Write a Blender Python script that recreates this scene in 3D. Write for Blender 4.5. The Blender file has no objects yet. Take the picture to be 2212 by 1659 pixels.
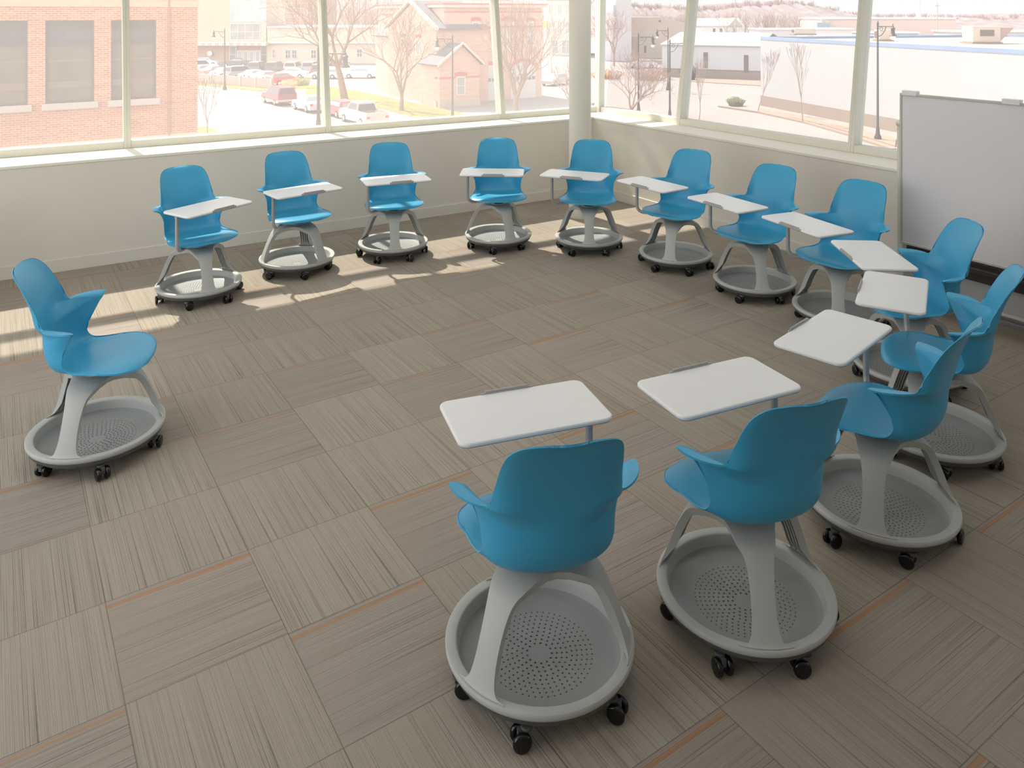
import bpy, math, random
from math import sin, cos, pi, radians as R
from mathutils import Vector, Matrix
S = bpy.context.scene
COL = S.collection
random.seed(7)

# ------------------------------------------------------------------ camera
cam_d = bpy.data.cameras.new('camera')
cam = bpy.data.objects.new('camera', cam_d); COL.objects.link(cam)
cam.location = (-3.3431, -4.6531, 2.10)
cam.rotation_euler = (R(90), 0, R(-33.415))
cam_d.sensor_width = 36; cam_d.lens = 36*1709.5/2212
cam_d.shift_y = -(829.5-28.85)/2212
cam_d.clip_end = 1500
S.camera = cam
# ------------------------------------------------------------------ light
W = bpy.data.worlds.new('hazy_sky'); S.world = W; W.use_nodes = True
nt = W.node_tree; nt.nodes.clear()
o = nt.nodes.new('ShaderNodeOutputWorld'); bg = nt.nodes.new('ShaderNodeBackground')
tc = nt.nodes.new('ShaderNodeTexCoord'); sp = nt.nodes.new('ShaderNodeSeparateXYZ'); cr = nt.nodes.new('ShaderNodeValToRGB')
cr.color_ramp.elements[0].position = 0.0; cr.color_ramp.elements[0].color = (.98, .985, 1.0, 1)
cr.color_ramp.elements[1].position = .7; cr.color_ramp.elements[1].color = (.80, .88, 1.0, 1)
nt.links.new(tc.outputs['Generated'], sp.inputs[0]); nt.links.new(sp.outputs['Z'], cr.inputs[0])
nt.links.new(cr.outputs[0], bg.inputs[0]); nt.links.new(bg.outputs[0], o.inputs[0])
mr = nt.nodes.new('ShaderNodeMapRange'); mr.inputs[1].default_value = -.1; mr.inputs[2].default_value = -.95; mr.inputs[3].default_value = 1.42; mr.inputs[4].default_value = 4.6
nt.links.new(sp.outputs['X'], mr.inputs[0]); nt.links.new(mr.outputs[0], bg.inputs[1])      # unseen side of the sky raised in brightness to light the room
sun_d = bpy.data.lights.new('sun', 'SUN'); sun_d.energy = 11.0; sun_d.angle = R(1.0); sun_d.color = (1, .93, .82)
sun = bpy.data.objects.new('sun', sun_d); COL.objects.link(sun)
sun.rotation_euler = Vector((0.05, -1, -1.15)).to_track_quat('-Z', 'Y').to_euler()
VS = S.view_settings
VS.view_transform = 'Standard'; VS.look = 'None'; VS.gamma = 1; VS.use_curve_mapping = False; VS.exposure = -0.06
CEIL_W = 9.0      # watts per added ceiling fill panel

# ------------------------------------------------------------------ helpers
def lin(c):
    return tuple(((v/255)/12.92 if v/255 <= .04045 else ((v/255+.055)/1.055)**2.4) for v in c)
def mat(name, col, rough=.5, metal=0, spec=.5, noise=0, nscale=8, bump=0, srgb=True, trans=0):
    m = bpy.data.materials.new(name); m.use_nodes = True
    nt = m.node_tree; b = nt.nodes['Principled BSDF']
    c = lin(col) if srgb else col
    b.inputs['Base Color'].default_value = (*c, 1); b.inputs['Roughness'].default_value = rough
    b.inputs['Metallic'].default_value = metal; b.inputs['Specular IOR Level'].default_value = spec
    if noise or bump:
        t = nt.nodes.new('ShaderNodeTexCoord'); n = nt.nodes.new('ShaderNodeTexNoise')
        n.inputs['Scale'].default_value = nscale; n.inputs['Detail'].default_value = 4
        nt.links.new(t.outputs['Object'], n.inputs['Vector'])
        if noise:
            r = nt.nodes.new('ShaderNodeValToRGB')
            r.color_ramp.elements[0].position = .3; r.color_ramp.elements[1].position = .7
            r.color_ramp.elements[0].color = (*[v*(1-noise) for v in c], 1); r.color_ramp.elements[1].color = (*[min(1, v*(1+noise)) for v in c], 1)
            nt.links.new(n.outputs['Fac'], r.inputs[0]); nt.links.new(r.outputs[0], b.inputs['Base Color'])
        if bump:
            bn = nt.nodes.new('ShaderNodeBump'); bn.inputs['Strength'].default_value = bump; bn.inputs['Distance'].default_value = .01
            nt.links.new(n.outputs['Fac'], bn.inputs['Height']); nt.links.new(bn.outputs[0], b.inputs['Normal'])
    return m

class MB:
    """collects geometry, builds one mesh object"""
    def __init__(s): s.v = []; s.f = []; s.mi = []; s.cur = 0
    def add(s, vs, fs, M=None):
        n = len(s.v)
        s.v += [tuple(M @ Vector(p)) for p in vs] if M is not None else [tuple(p) for p in vs]
        s.f += [tuple(i+n for i in f) for f in fs]; s.mi += [s.cur]*len(fs)
        return s
    def box(s, x0, x1, y0, y1, z0, z1, M=None):
        vs = [(x, y, z) for z in (z0, z1) for y in (y0, y1) for x in (x0, x1)]
        return s.add(vs, [(0,2,3,1),(4,5,7,6),(0,1,5,4),(2,6,7,3),(0,4,6,2),(1,3,7,5)], M)
    def prism(s, poly, z0, z1, M=None):
        n = len(poly)
        vs = [(x, y, z0) for x, y in poly]+[(x, y, z1) for x, y in poly]
        fs = [tuple(range(n))[::-1], tuple(range(n, 2*n))]+[(i, (i+1) % n, n+(i+1) % n, n+i) for i in range(n)]
        return s.add(vs, fs, M)
    def lathe(s, prof, seg=48, M=None, closed=False):
        vs = []; n = len(prof)
        for i in range(seg):
            a = 2*pi*i/seg
            vs += [(r*cos(a), r*sin(a), z) for r, z in prof]
        fs = []
        for i in range(seg):
            j = (i+1) % seg
            for k in range(n if closed else n-1):
                l = (k+1) % n
                fs.append((i*n+k, j*n+k, j*n+l, i*n+l))
        return s.add(vs, fs, M)
    def cyl(s, p, q, r0, r1=None, seg=12, caps=True):
        p, q = Vector(p), Vector(q); r1 = r0 if r1 is None else r1
        d = (q-p); L = d.length
        if L < 1e-6: return s
        M = Matrix.Translation(p) @ d.to_track_quat('Z', 'Y').to_matrix().to_4x4()
        vs = [(r0*cos(2*pi*i/seg), r0*sin(2*pi*i/seg), 0) for i in range(seg)]+[(r1*cos(2*pi*i/seg), r1*sin(2*pi*i/seg), L) for i in range(seg)]
        fs = [(i, (i+1) % seg, seg+(i+1) % seg, seg+i) for i in range(seg)]
        if caps: fs += [tuple(range(seg))[::-1], tuple(range(seg, 2*seg))]
        return s.add(vs, fs, M)
    def tube(s, pts, r, seg=12):
        pts = [Vector(p) for p in pts]; n = len(pts); up = Vector((0.01, 0.02, 1)); vs = []
        for i, p in enumerate(pts):
            d = (pts[min(i+1, n-1)]-pts[max(i-1, 0)]).normalized()
            if i == 0:
                a = d.cross(Vector((.3, .8, .1))).normalized()
            else:
                a = (a - d*a.dot(d)).normalized()
            b = d.cross(a)
            rr = r[i] if isinstance(r, (list, tuple)) else r
            vs += [tuple(p+a*rr*cos(2*pi*k/seg)+b*rr*sin(2*pi*k/seg)) for k in range(seg)]
        fs = [(i*seg+k, i*seg+(k+1) % seg, (i+1)*seg+(k+1) % seg, (i+1)*seg+k) for i in range(n-1) for k in range(seg)]
        fs += [tuple(range(seg))[::-1], tuple(range((n-1)*seg, n*seg))]
        return s.add(vs, fs)
    def grid(s, rows, loop=False):
        n = len(rows[0]); vs = [p for r in rows for p in r]
        fs = [(i*n+k, i*n+k+1, (i+1)*n+k+1, (i+1)*n+k) for i in range(len(rows)-1) for k in range(n-1)]
        return s.add(vs, fs)
    def build(s, name, mats, parent=None, smooth=False, solid=0, off=0, bevel=0, sub=0, weld=0):
        me = bpy.data.meshes.new(name); me.from_pydata(s.v, [], s.f)
        ms = mats if isinstance(mats, (list, tuple)) else [mats]
        for m in ms: me.materials.append(m)
        for p, i in zip(me.polygons, s.mi): p.material_index = i
        me.validate()
        o = bpy.data.objects.new(name, me); COL.objects.link(o)
        mods = False
        if weld: md = o.modifiers.new('w', 'WELD'); md.merge_threshold = weld; mods = True
        if sub: md = o.modifiers.new('s', 'SUBSURF'); md.levels = sub; md.render_levels = sub; mods = True
        if solid: md = o.modifiers.new('t', 'SOLIDIFY'); md.thickness = solid; md.offset = off; mods = True
        if bevel: md = o.modifiers.new('b', 'BEVEL'); md.width = bevel; md.segments = 3; md.limit_method = 'ANGLE'; md.angle_limit = R(35); mods = True
        if mods:
            dg = bpy.context.evaluated_depsgraph_get(); dg.update()
            me2 = bpy.data.meshes.new_from_object(o.evaluated_get(dg)); o.modifiers.clear(); o.data = me2
            bpy.data.meshes.remove(me); me2.name = name; me = me2
        if smooth:
            me.polygons.foreach_set('use_smooth', [True]*len(me.polygons))
            try: me.set_sharp_from_angle(angle=R(42 if smooth is True else smooth))
            except Exception: pass
        if parent: o.parent = parent
        return o
def empty(name, loc, rz=0):
    o = bpy.data.objects.new(name, None); COL.objects.link(o); o.empty_display_size = .1
    o.location = loc; o.rotation_euler = (0, 0, rz); return o
def tag(o, label=None, cat=None, group=None, kind=None):
    if label: o['label'] = label
    if cat: o['category'] = cat
    if group: o['group'] = group
    if kind: o['kind'] = kind
    return o
def copy_tree(o, parent=None):
    c = o.copy(); COL.objects.link(c); c.parent = parent
    for ch in list(o.children): copy_tree(ch, c)
    return c
def catmull(P, sub):
    out = []; n = len(P)
    for i in range(n-1):
        p0, p1, p2, p3 = P[max(i-1, 0)], P[i], P[i+1], P[min(i+2, n-1)]
        for k in range(sub):
            t = k/sub
            out.append(tuple(.5*((2*b)+(-a+c)*t+(2*a-5*b+4*c-d)*t*t+(-a+3*b-3*c+d)*t**3) for a, b, c, d in zip(p0, p1, p2, p3)))
    out.append(tuple(P[-1])); return out
# node maths
def N(nt, op, a, b=None, c=None):
    n = nt.nodes.new('ShaderNodeMath'); n.operation = op
    for i, v in enumerate((a, b, c)):
        if v is None: continue
        if isinstance(v, (int, float)): n.inputs[i].default_value = v
        else: nt.links.new(v, n.inputs[i])
    return n.outputs[0]
def mixc(nt, f, a, b, blend='MIX'):
    n = nt.nodes.new('ShaderNodeMix'); n.data_type = 'RGBA'; n.blend_type = blend
    for s_, v in ((n.inputs[0], f), (n.inputs[6], a), (n.inputs[7], b)):
        if isinstance(v, (int, float)): s_.default_value = v
        elif isinstance(v, tuple): s_.default_value = (*v[:3], 1)
        else: nt.links.new(v, s_)
    return n.outputs[2]

# ------------------------------------------------------------------ materials
M_shell = mat('blue_plastic', (56, 158, 200), .38, spec=.5, noise=.02, nscale=6)
M_grey = mat('grey_plastic', (178, 180, 177), .5, spec=.35, noise=.02, nscale=20)
M_tray = mat('tray_grey_plastic', (150, 153, 152), .55, spec=.3, noise=.02, nscale=20)
M_dgrey = mat('dark_grey_plastic', (88, 90, 90), .5)
M_black = mat('glossy_black_plastic', (14, 15, 17), .22)
M_white = mat('white_laminate', (228, 229, 230), .35, spec=.4, noise=.01, nscale=12)
M_edge = mat('pale_grey_edge', (170, 171, 172), .5)
M_tube = mat('silver_painted_tube', (172, 173, 174), .38, metal=.25)
M_cap = mat('white_plastic_ring', (232, 232, 228), .3)
M_wall = mat('warm_white_paint', (220, 215, 204), .85, spec=.2, noise=.015, nscale=1.5)
M_sill = mat('sill_paint', (232, 229, 216), .6, spec=.3, noise=.01, nscale=3)
M_frame = mat('cream_window_paint', (219, 217, 204), .55, spec=.3, noise=.01, nscale=5)
M_col = mat('column_paint', (226, 224, 212), .7, spec=.2, noise=.01, nscale=3)
M_ceil = mat('ceiling_white', (225, 224, 218), .9, noise=.01, nscale=3)

def carpet():
    m = bpy.data.materials.new('striped_carpet_tiles'); m.use_nodes = True; nt = m.node_tree
    b = nt.nodes['Principled BSDF']; b.inputs['Roughness'].default_value = .95; b.inputs['Specular IOR Level'].default_value = .1
    t = nt.nodes.new('ShaderNodeTexCoord'); sp = nt.nodes.new('ShaderNodeSeparateXYZ'); nt.links.new(t.outputs['Object'], sp.inputs[0])
    x, y = sp.outputs[0], sp.outputs[1]
    u = N(nt, 'DIVIDE', x, .5); v = N(nt, 'DIVIDE', y, -.5)
    i = N(nt, 'FLOOR', u); j = N(nt, 'FLOOR', v); fu = N(nt, 'SUBTRACT', u, i); fv = N(nt, 'SUBTRACT', v, j)
    par = N(nt, 'FLOORED_MODULO', i, 2)             # 0 even, 1 odd
    j3 = N(nt, 'FLOORED_MODULO', j, 3)
    H = N(nt, 'LESS_THAN', N(nt, 'ABSOLUTE', N(nt, 'SUBTRACT', j3, par)), .5)
    cx = nt.nodes.new('ShaderNodeCombineXYZ'); nt.links.new(i, cx.inputs[0]); nt.links.new(j, cx.inputs[1])
    wn = nt.nodes.new('ShaderNodeTexWhiteNoise'); nt.links.new(cx.outputs[0], wn.inputs['Vector'])
    rnd = wn.outputs['Value']; sr = nt.nodes.new('ShaderNodeSeparateColor'); nt.links.new(wn.outputs['Color'], sr.inputs[0])
    # coordinate across the stripes (a) and along (l)
    a = N(nt, 'ADD', N(nt, 'MULTIPLY', H, N(nt, 'SUBTRACT', fv, fu)), fu)
    l = N(nt, 'ADD', N(nt, 'MULTIPLY', H, N(nt, 'SUBTRACT', fu, fv)), fv)
    ao = N(nt, 'ADD', a, N(nt, 'MULTIPLY', rnd, 37.0))
    wob = nt.nodes.new('ShaderNodeCombineXYZ'); nt.links.new(ao, wob.inputs[0]); nt.links.new(N(nt, 'MULTIPLY', l, .004), wob.inputs[1])
    def noi(scale, lo, hi, det=1.0, ls=0):
        n = nt.nodes.new('ShaderNodeTexNoise'); n.inputs['Scale'].default_value = scale; n.inputs['Detail'].default_value = det
        nt.links.new(wob.outputs[0], n.inputs['Vector'])
        r = nt.nodes.new('ShaderNodeMapRange'); r.inputs[1].default_value = lo; r.inputs[2].default_value = hi
        nt.links.new(n.outputs[0], r.inputs[0]); return r.outputs[0]
    s1 = noi(84, .60, .68)        # sparse dark lines
    s2 = noi(110, .58, .72)         # finer lines
    s3 = noi(230, .40, .70)        # pile rows
    s4 = noi(9, .35, .65)          # broad bands
    n2 = nt.nodes.new('ShaderNodeTexNoise'); n2.inputs['Scale'].default_value = 420; n2.inputs['Detail'].default_value = 3
    nt.links.new(t.outputs['Object'], n2.inputs['Vector'])
    n3 = nt.nodes.new('ShaderNodeTexNoise'); n3.inputs['Scale'].default_value = 22; n3.inputs['Detail'].default_value = 2
    nt.links.new(t.outputs['Object'], n3.inputs['Vector'])
    baseV = lin((168, 160, 147)); baseH = lin((165, 156, 146))
    base = mixc(nt, H, baseV, baseH)
    base = mixc(nt, N(nt, 'MULTIPLY', s4, .10), base, lin((120, 106, 92)))
    base = mixc(nt, N(nt, 'MULTIPLY', s3, .20), base, lin((98, 88, 74)))
    base = mixc(nt, N(nt, 'MULTIPLY', s2, .34), base, lin((88, 78, 65)))
    brk = N(nt, 'ADD', .35, N(nt, 'MULTIPLY', n3.outputs[0], .9))
    base = mixc(nt, N(nt, 'MULTIPLY', N(nt, 'MULTIPLY', s1, .48), brk), base, lin((66, 58, 48)))
    # per tile tone
    tone = N(nt, 'ADD', .93, N(nt, 'MULTIPLY', sr.outputs[0], .12))
    tone = N(nt, 'MULTIPLY', tone, N(nt, 'ADD', .82, N(nt, 'MULTIPLY', n2.outputs[0], .36)))
    # orange yarn band on the far edge of the cross-laid tiles
    o0 = N(nt, 'ADD', .015, N(nt, 'MULTIPLY', sr.outputs[1], .035)); w0 = N(nt, 'ADD', .018, N(nt, 'MULTIPLY', sr.outputs[2], .030))
    orr = N(nt, 'MULTIPLY', N(nt, 'GREATER_THAN', fv, o0), N(nt, 'LESS_THAN', fv, N(nt, 'ADD', o0, w0)))
    orr = N(nt, 'MULTIPLY', N(nt, 'MULTIPLY', orr, H), N(nt, 'ADD', .35, N(nt, 'MULTIPLY', s3, .4)))
    base = mixc(nt, orr, base, lin((178, 122, 66)))
    # seams
    e = N(nt, 'MINIMUM', N(nt, 'MINIMUM', fu, N(nt, 'SUBTRACT', 1, fu)), N(nt, 'MINIMUM', fv, N(nt, 'SUBTRACT', 1, fv)))
    seam = N(nt, 'MULTIPLY', N(nt, 'LESS_THAN', e, .0035), .45)
    base = mixc(nt, seam, base, lin((70, 60, 50)))
    tn = nt.nodes.new('ShaderNodeCombineColor')
    for k in range(3): nt.links.new(tone, tn.inputs[k])
    base = mixc(nt, 1.0, base, tn.outputs[0], 'MULTIPLY')
    nt.links.new(base, b.inputs['Base Color'])
    bn = nt.nodes.new('ShaderNodeBump'); bn.inputs['Strength'].default_value = .35; bn.inputs['Distance'].default_value = .004
    nt.links.new(N(nt, 'SUBTRACT', n2.outputs[0], s3), bn.inputs['Height']); nt.links.new(bn.outputs[0], b.inputs['Normal'])
    return m
M_carpet = carpet()

def glass_mat():
    m = bpy.data.materials.new('window_glass'); m.use_nodes = True; nt = m.node_tree; nt.nodes.clear()
    o = nt.nodes.new('ShaderNodeOutputMaterial'); t = nt.nodes.new('ShaderNodeBsdfTransparent'); g = nt.nodes.new('ShaderNodeBsdfGlossy')
    t.inputs[0].default_value = (.87, .87, .86, 1); g.inputs['Roughness'].default_value = .02
    f = nt.nodes.new('ShaderNodeFresnel'); f.inputs[0].default_value = 1.45
    dd = nt.nodes.new('ShaderNodeBsdfTranslucent'); dd.inputs[0].default_value = (1, .975, .96, 1)
    m0 = nt.nodes.new('ShaderNodeMixShader'); m0.inputs[0].default_value = .10   # translucent share added as a haze veil over the outside view
    nt.links.new(t.outputs[0], m0.inputs[1]); nt.links.new(dd.outputs[0], m0.inputs[2])
    mx = nt.nodes.new('ShaderNodeMixShader')
    nt.links.new(N(nt, 'MULTIPLY', f.outputs[0], .08), mx.inputs[0]); nt.links.new(m0.outputs[0], mx.inputs[1]); nt.links.new(g.outputs[0], mx.inputs[2])
    nt.links.new(mx.outputs[0], o.inputs[0]); return m
M_glass = glass_mat()

# ------------------------------------------------------------------ room
def yw(x): return 2.633-.0372*(x+0.0)          # inner face of the left wall at x
def yf(x): return 3.03-.055*x                   # line of the window frame foot on the left wall
XR, XF = 2.54, 2.90                             # inner face / frame foot of the right wall
SILL = .892; RAIL = .955; TR0, TR1 = 2.305, 2.385; HEAD = 2.92; CH = 3.0; TILT = .127
XL, YB = -5.6, -8.5                             # far ends of the room
MB().prism([(XL, YB), (XR+.5, YB), (XR+.5, 3.2), (XL, 3.6)], -.12, 0).build('floor', M_carpet)
tag(bpy.data.objects['floor'], kind='structure')
o = MB().prism([(XL, YB), (XF+TILT*2.03+.1, YB), (XF+TILT*2.03+.1, yf(XF)+TILT*2.03+.1), (XL, yf(XL)+TILT*2.03+.1)], CH, CH+.15).build('ceiling', M_ceil); tag(o, kind='structure')
def sect(P0, P1, Q0, Q1, z0, z1):
    """wall box between an inner line P and an outer line Q"""
    m = MB(); vs = [(*P0, z0), (*P1, z0), (*Q1, z0), (*Q0, z0), (*P0, z1), (*P1, z1), (*Q1, z1), (*Q0, z1)]
    return m.add(vs, [(0, 3, 2, 1), (4, 5, 6, 7), (0, 1, 5, 4), (2, 3, 7, 6), (1, 2, 6, 5), (0, 4, 7, 3)])
yc = yw(XR)
cornF = (XF, yf(XF)); cornO = (XF+.12, yf(XF)+.12)
o = sect((XL, yw(XL)), (XR, yc), (XL, yf(XL)+.1), (XF+.1, yf(XF)+.1), -.12, SILL-.025).build('wall_left', M_wall); tag(o, kind='structure')
o = sect((XR, yc), (XR, YB), (XF+.1, yf(XF)+.1), (XF+.1, YB), -.12, SILL-.025).build('wall_right', M_wall); tag(o, kind='structure')
o = sect((XL, yw(XL)-.006), (XR-.006, yc-.006), (XL, yf(XL)+.1), (XF+.1, yf(XF)+.1), SILL-.025, SILL).build('trim_1', M_sill, bevel=.004); tag(o, kind='structure')
o = sect((XR-.006, yc-.006), (XR-.006, YB), (XF+.1, yf(XF)+.1), (XF+.1, YB), SILL-.025, SILL).build('trim_2', M_sill, bevel=.004); tag(o, kind='structure')
m = MB(); m.box(XL-.15, XL, YB, 4.2, -.12, .12); m.box(XL-.15, XL, YB, 4.2, 2.88, CH)
m.box(XL-.15, XL, YB, -3.4, .12, 2.88)
for y_ in (-1.6, .2, 2.0): m.box(XL-.15, XL, y_, y_+(.1 if y_ < 2 else 2.2), .12, 2.88)
o = m.build('wall_side', M_wall); tag(o, kind='structure')
MB().box(XL-.08, XL-.07, -3.4, 2.0, .12, 2.88).build('pane', M_glass, o)  # unseen glazed opening, added and sized to light the room from the left
o = MB().box(XL-.15, XF+.5, YB-.15, YB, -.12, CH).build('wall_back', M_wall); tag(o, kind='structure')
# baseboards
m = sect((XL, yw(XL)-.012), (XR-.012, yc-.012), (XL, yw(XL)), (XR, yc), 0, .105); o = m.build('baseboard_left', M_wall, bevel=.003); tag(o, kind='structure')
m = sect((XR-.012, yc-.012), (XR-.012, YB), (XR, yc), (XR, YB), 0, .105); o = m.build('baseboard_right', M_wall, bevel=.003); tag(o, kind='structure')
# wall band over the windows
dt = TILT*(HEAD-SILL)
o = sect((XL, yf(XL)+dt), (XF+dt, yf(XF)+dt), (XL, yf(XL)+dt+.12), (XF+dt+.12, yf(XF)+dt+.12), HEAD, CH).build('trim_3', M_wall); tag(o, kind='structure')
o = sect((XF+dt, yf(XF)+dt), (XF+dt, YB), (XF+dt+.12, yf(XF)+dt+.12), (XF+dt+.12, YB), HEAD, CH).build('trim_4', M_wall); tag(o, kind='structure')

# windows: local frame: a along the wall, n outward; leaning outward with height
def bay(n, P0, P1, nrm, left_m=True, right_m=True, mw=.058, md=.12):
    P0, P1 = Vector((*P0, 0)), Vector((*P1, 0)); d = (P1-P0); L = d.length; d.normalize(); nr = Vector((*nrm, 0)).normalized()
    def pt(a, b, z): return P0+d*a+nr*(b+TILT*(z-SILL))+Vector((0, 0, z))
    def bar(mb, a0, a1, b0, b1, z0, z1):
        vs = [pt(a, b, z) for z in (z0, z1) for b in (b0, b1) for a in (a0, a1)]
        mb.add(vs, [(0,2,3,1),(4,5,7,6),(0,1,5,4),(2,6,7,3),(0,4,6,2),(1,3,7,5)])
    m = MB(); h = mw/2
    bar(m, 0, L, 0, md, SILL+.0005, RAIL)
    bar(m, 0, L, .0, md, TR0, TR1)
    bar(m, 0, L, .0, md, HEAD-.07, HEAD)
    if left_m: bar(m, -h, 0, -.004, md+.004, SILL+.0005, HEAD)
    if right_m: bar(m, L, L+h, -.004, md+.004, SILL+.0005, HEAD)
    # stop bead round the glass, a step back from the room-side edge
    fr = m.build('window_%d' % n, M_frame, bevel=.003); tag(fr, kind='structure')
    g = MB()
    for z0, z1 in ((RAIL-.004, TR0+.004), (TR1-.004, HEAD-.066)):
        bar(g, 0.002, L-.002, md*.62, md*.62+.008, z0, z1)
    g.build('pane', M_glass, fr)
LM = [-5.5, -4.2, -2.315, -.48, 1.555]
k = 1
nl = (.055, 1.0)
for a, b in zip(LM[:-1], LM[1:]):
    bay(k, (a+.029, yf(a+.029)), (b-.029, yf(b-.029)), nl); k += 1
bay(k, (LM[-1]+.029, yf(LM[-1]+.029)), (XF-.03, yf(XF-.03)), nl, True, False); k += 1
RM = [1.54, -.53, -2.60, -4.67, -6.7]
bay(k, (XF, yf(XF)-.03), (XF, RM[0]+.029), (1, 0), False, True); k += 1
for a, b in zip(RM[:-1], RM[1:]):
    bay(k, (XF, a-.029), (XF, b+.029), (1, 0)); k += 1
# corner post, leaning out both ways
m = MB(); q = yf(XF)
vs = []
for z in (SILL, HEAD):
    e = TILT*(z-SILL)
    vs += [(XF+e-.02, q+e-.02, z), (XF+e+.07, q+e-.02, z), (XF+e+.07, q+e+.07, z), (XF+e-.02, q+e+.07, z)]
m.add(vs, [(0,3,2,1),(4,5,6,7),(0,1,5,4),(1,2,6,5),(2,3,7,6),(3,0,4,7)])
tag(m.build('trim_5', M_frame, bevel=.004), kind='structure')
# round column in the corner
o = MB().lathe([(0, 0), (.113, 0), (.113, CH), (0, CH)], 48).build('column', M_col, smooth=True); o.location = (1.75, 1.79, 0)
o.name = 'trim_6'; tag(o, kind='structure')

# unseen ceiling panels, added as fill light for the room
M_fill = bpy.data.materials.new('fill_diffuser'); M_fill.use_nodes = True
b_ = M_fill.node_tree.nodes['Principled BSDF']; b_.inputs['Base Color'].default_value = (.9, .9, .88, 1)
b_.inputs['Emission Color'].default_value = (1, .96, .9, 1); b_.inputs['Emission Strength'].default_value = .9
lights = [(x, y) for x in (-4.4, -2.4, -.4, 1.6) for y in (1.2, -1.2, -3.6, -6.2)]
names = {0: 'by the left windows', 1: 'over the middle of the room', 2: 'behind the middle', 3: 'at the back of the room'}
for n, (x, y) in enumerate(lights):
    t = empty('ceiling_fill_light', (x, y, CH))
    tag(t, 'rectangular white ceiling panel above the carpet, out of view, added as fill light', 'ceiling light', 'added ceiling fill panels')
    MB().box(-.62, .62, -.32, .32, -.02, 0).build('frame', M_ceil, t, bevel=.004)
    MB().box(-.58, .58, -.28, .28, -.024, -.0205).build('diffuser', M_fill, t)
    ld = bpy.data.lights.new('panel_fill', 'AREA'); ld.shape = 'RECTANGLE'; ld.size = 1.1; ld.size_y = .5
    ld.energy = CEIL_W*{1.2: .45, -1.2: .75, -3.6: .25, -6.2: .15}[y]*(.8 if x > 1 else 1); ld.color = (1, .975, .95)
    lo = bpy.data.objects.new('panel_fill', ld); COL.objects.link(lo); lo.parent = t; lo.location = (0, 0, -.03)

# ------------------------------------------------------------------ node chair parts (x = sitter's right, y = forward)
def shell_mesh():
    #      spine y,z     edge x,y,z            edge tangent (towards the edge) len*dir     flange x,y,z    spine handle
    K = [
     (.226, .438,  .085, .221, .436,   .03, .00, .00,   0, 0, 0,    .05),
     (.224, .447,  .155, .205, .441,   .05, -.01, -.005,   0, 0, 0,    .09),
     (.210, .456,  .212, .172, .447,   .06, -.01, -.012,   0, 0, 0,    .12),
     (.165, .462,  .247, .118, .453,   .07, .00, -.012,   0, 0, 0,    .13),
     (.095, .461,  .250, .062, .457,   .07, .00, -.006,   0, 0, 0,    .13),
     (.025, .455,  .236, .012, .459,   .07, .00, .004,   0, 0, 0,    .13),
     (-.035, .449, .226, -.045, .459,  .06, .01, .008,  0, 0, 0,    .13),
     (-.085, .444, .213, -.094, .467,  .05, .02, .02,  0, 0, 0,    .135),
     (-.132, .440, .207, -.117, .489,  .03, .04, .04,  0, 0, 0,    .14),
     (-.174, .443, .206, -.124, .516,  .02, .055, .042,  0, 0, 0,    .147),
     (-.206, .460, .209, -.118, .546,  .022, .068, .035,  0, 0, 0,    .152),
     (-.227, .490, .216, -.105, .578,  .026, .078, .028,  .003, .001, .002,  .153),
     (-.239, .526, .228, -.090, .609,  .028, .084, .022,  .008, .002, .006,    .153),
     (-.245, .560, .243, -.076, .639,  .03, .086, .02,  .020, .005, .012,    .151),
     (-.248, .590, .252, -.067, .657,  .03, .086, .017,  .046, .006, .012,    .149),
     (-.250, .613, .243, -.106, .664,  .03, .080, .013,  .053, .004, .006,  .146),
     (-.252, .634, .230, -.146, .667,  .03, .072, .009,  .046, -.003, .004,  .142),
     (-.255, .655, .216, -.180, .668,  .03, .064, .005,  .028, -.006, .002,  .138),
     (-.259, .676, .203, -.205, .669,  .03, .048, .002,  .004, -.002, .001,  .134),
     (-.265, .702, .196, -.221, .698,  .03, .040, .0,   0, 0, 0,    .130),
     (-.278, .742, .190, -.238, .740,  .03, .030, .0,   0, 0, 0,    .124),
     (-.299, .800, .184, -.268, .800,  .03, .022, .0,   0, 0, 0,    .119),
     (-.322, .852, .174, -.298, .850,  .03, .018, .0,   0, 0, 0,    .112),
     (-.342, .886, .159, -.324, .882,  .03, .008, .0,   0, 0, 0,    .10),
     (-.357, .904, .133, -.343, .901,  .03, .003, .0,   0, 0, 0,    .08),
     (-.368, .911, .095, -.357, .9095,  .02, .001, .0,   0, 0, 0,    .06),
     (-.373, .9135, .050, -.367, .9130,  .01, .000, .0,   0, 0, 0,    .03),
    ]
    C = catmull(K, 3); rows = []
    ns, nf = 10, 3
    for c in C:
        sy, sz, ex, ey, ez, tx, ty, tz, fx, fy, fz, hs = c
        S0 = Vector((0, sy, sz)); E = Vector((ex, ey, ez)); P1 = S0+Vector((hs, 0, 0)); P2 = E-Vector((tx, ty, tz)); F = Vector((fx, fy, fz))
        half = []
        for i in range(ns+1):
            t = i/ns; half.append(S0*(1-t)**3+P1*3*t*(1-t)**2+P2*3*t*t*(1-t)+E*t**3)
        for i in range(1, nf+1):
            t = i/nf; half.append(E+Vector((F.x*t, F.y*t, F.z*(1-(1-t)**2))))
        row = [Vector((-p.x, p.y, p.z)) for p in half[:0:-1]]+half
        rows.append([tuple(p) for p in row])
    return MB().grid(rows)
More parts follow.
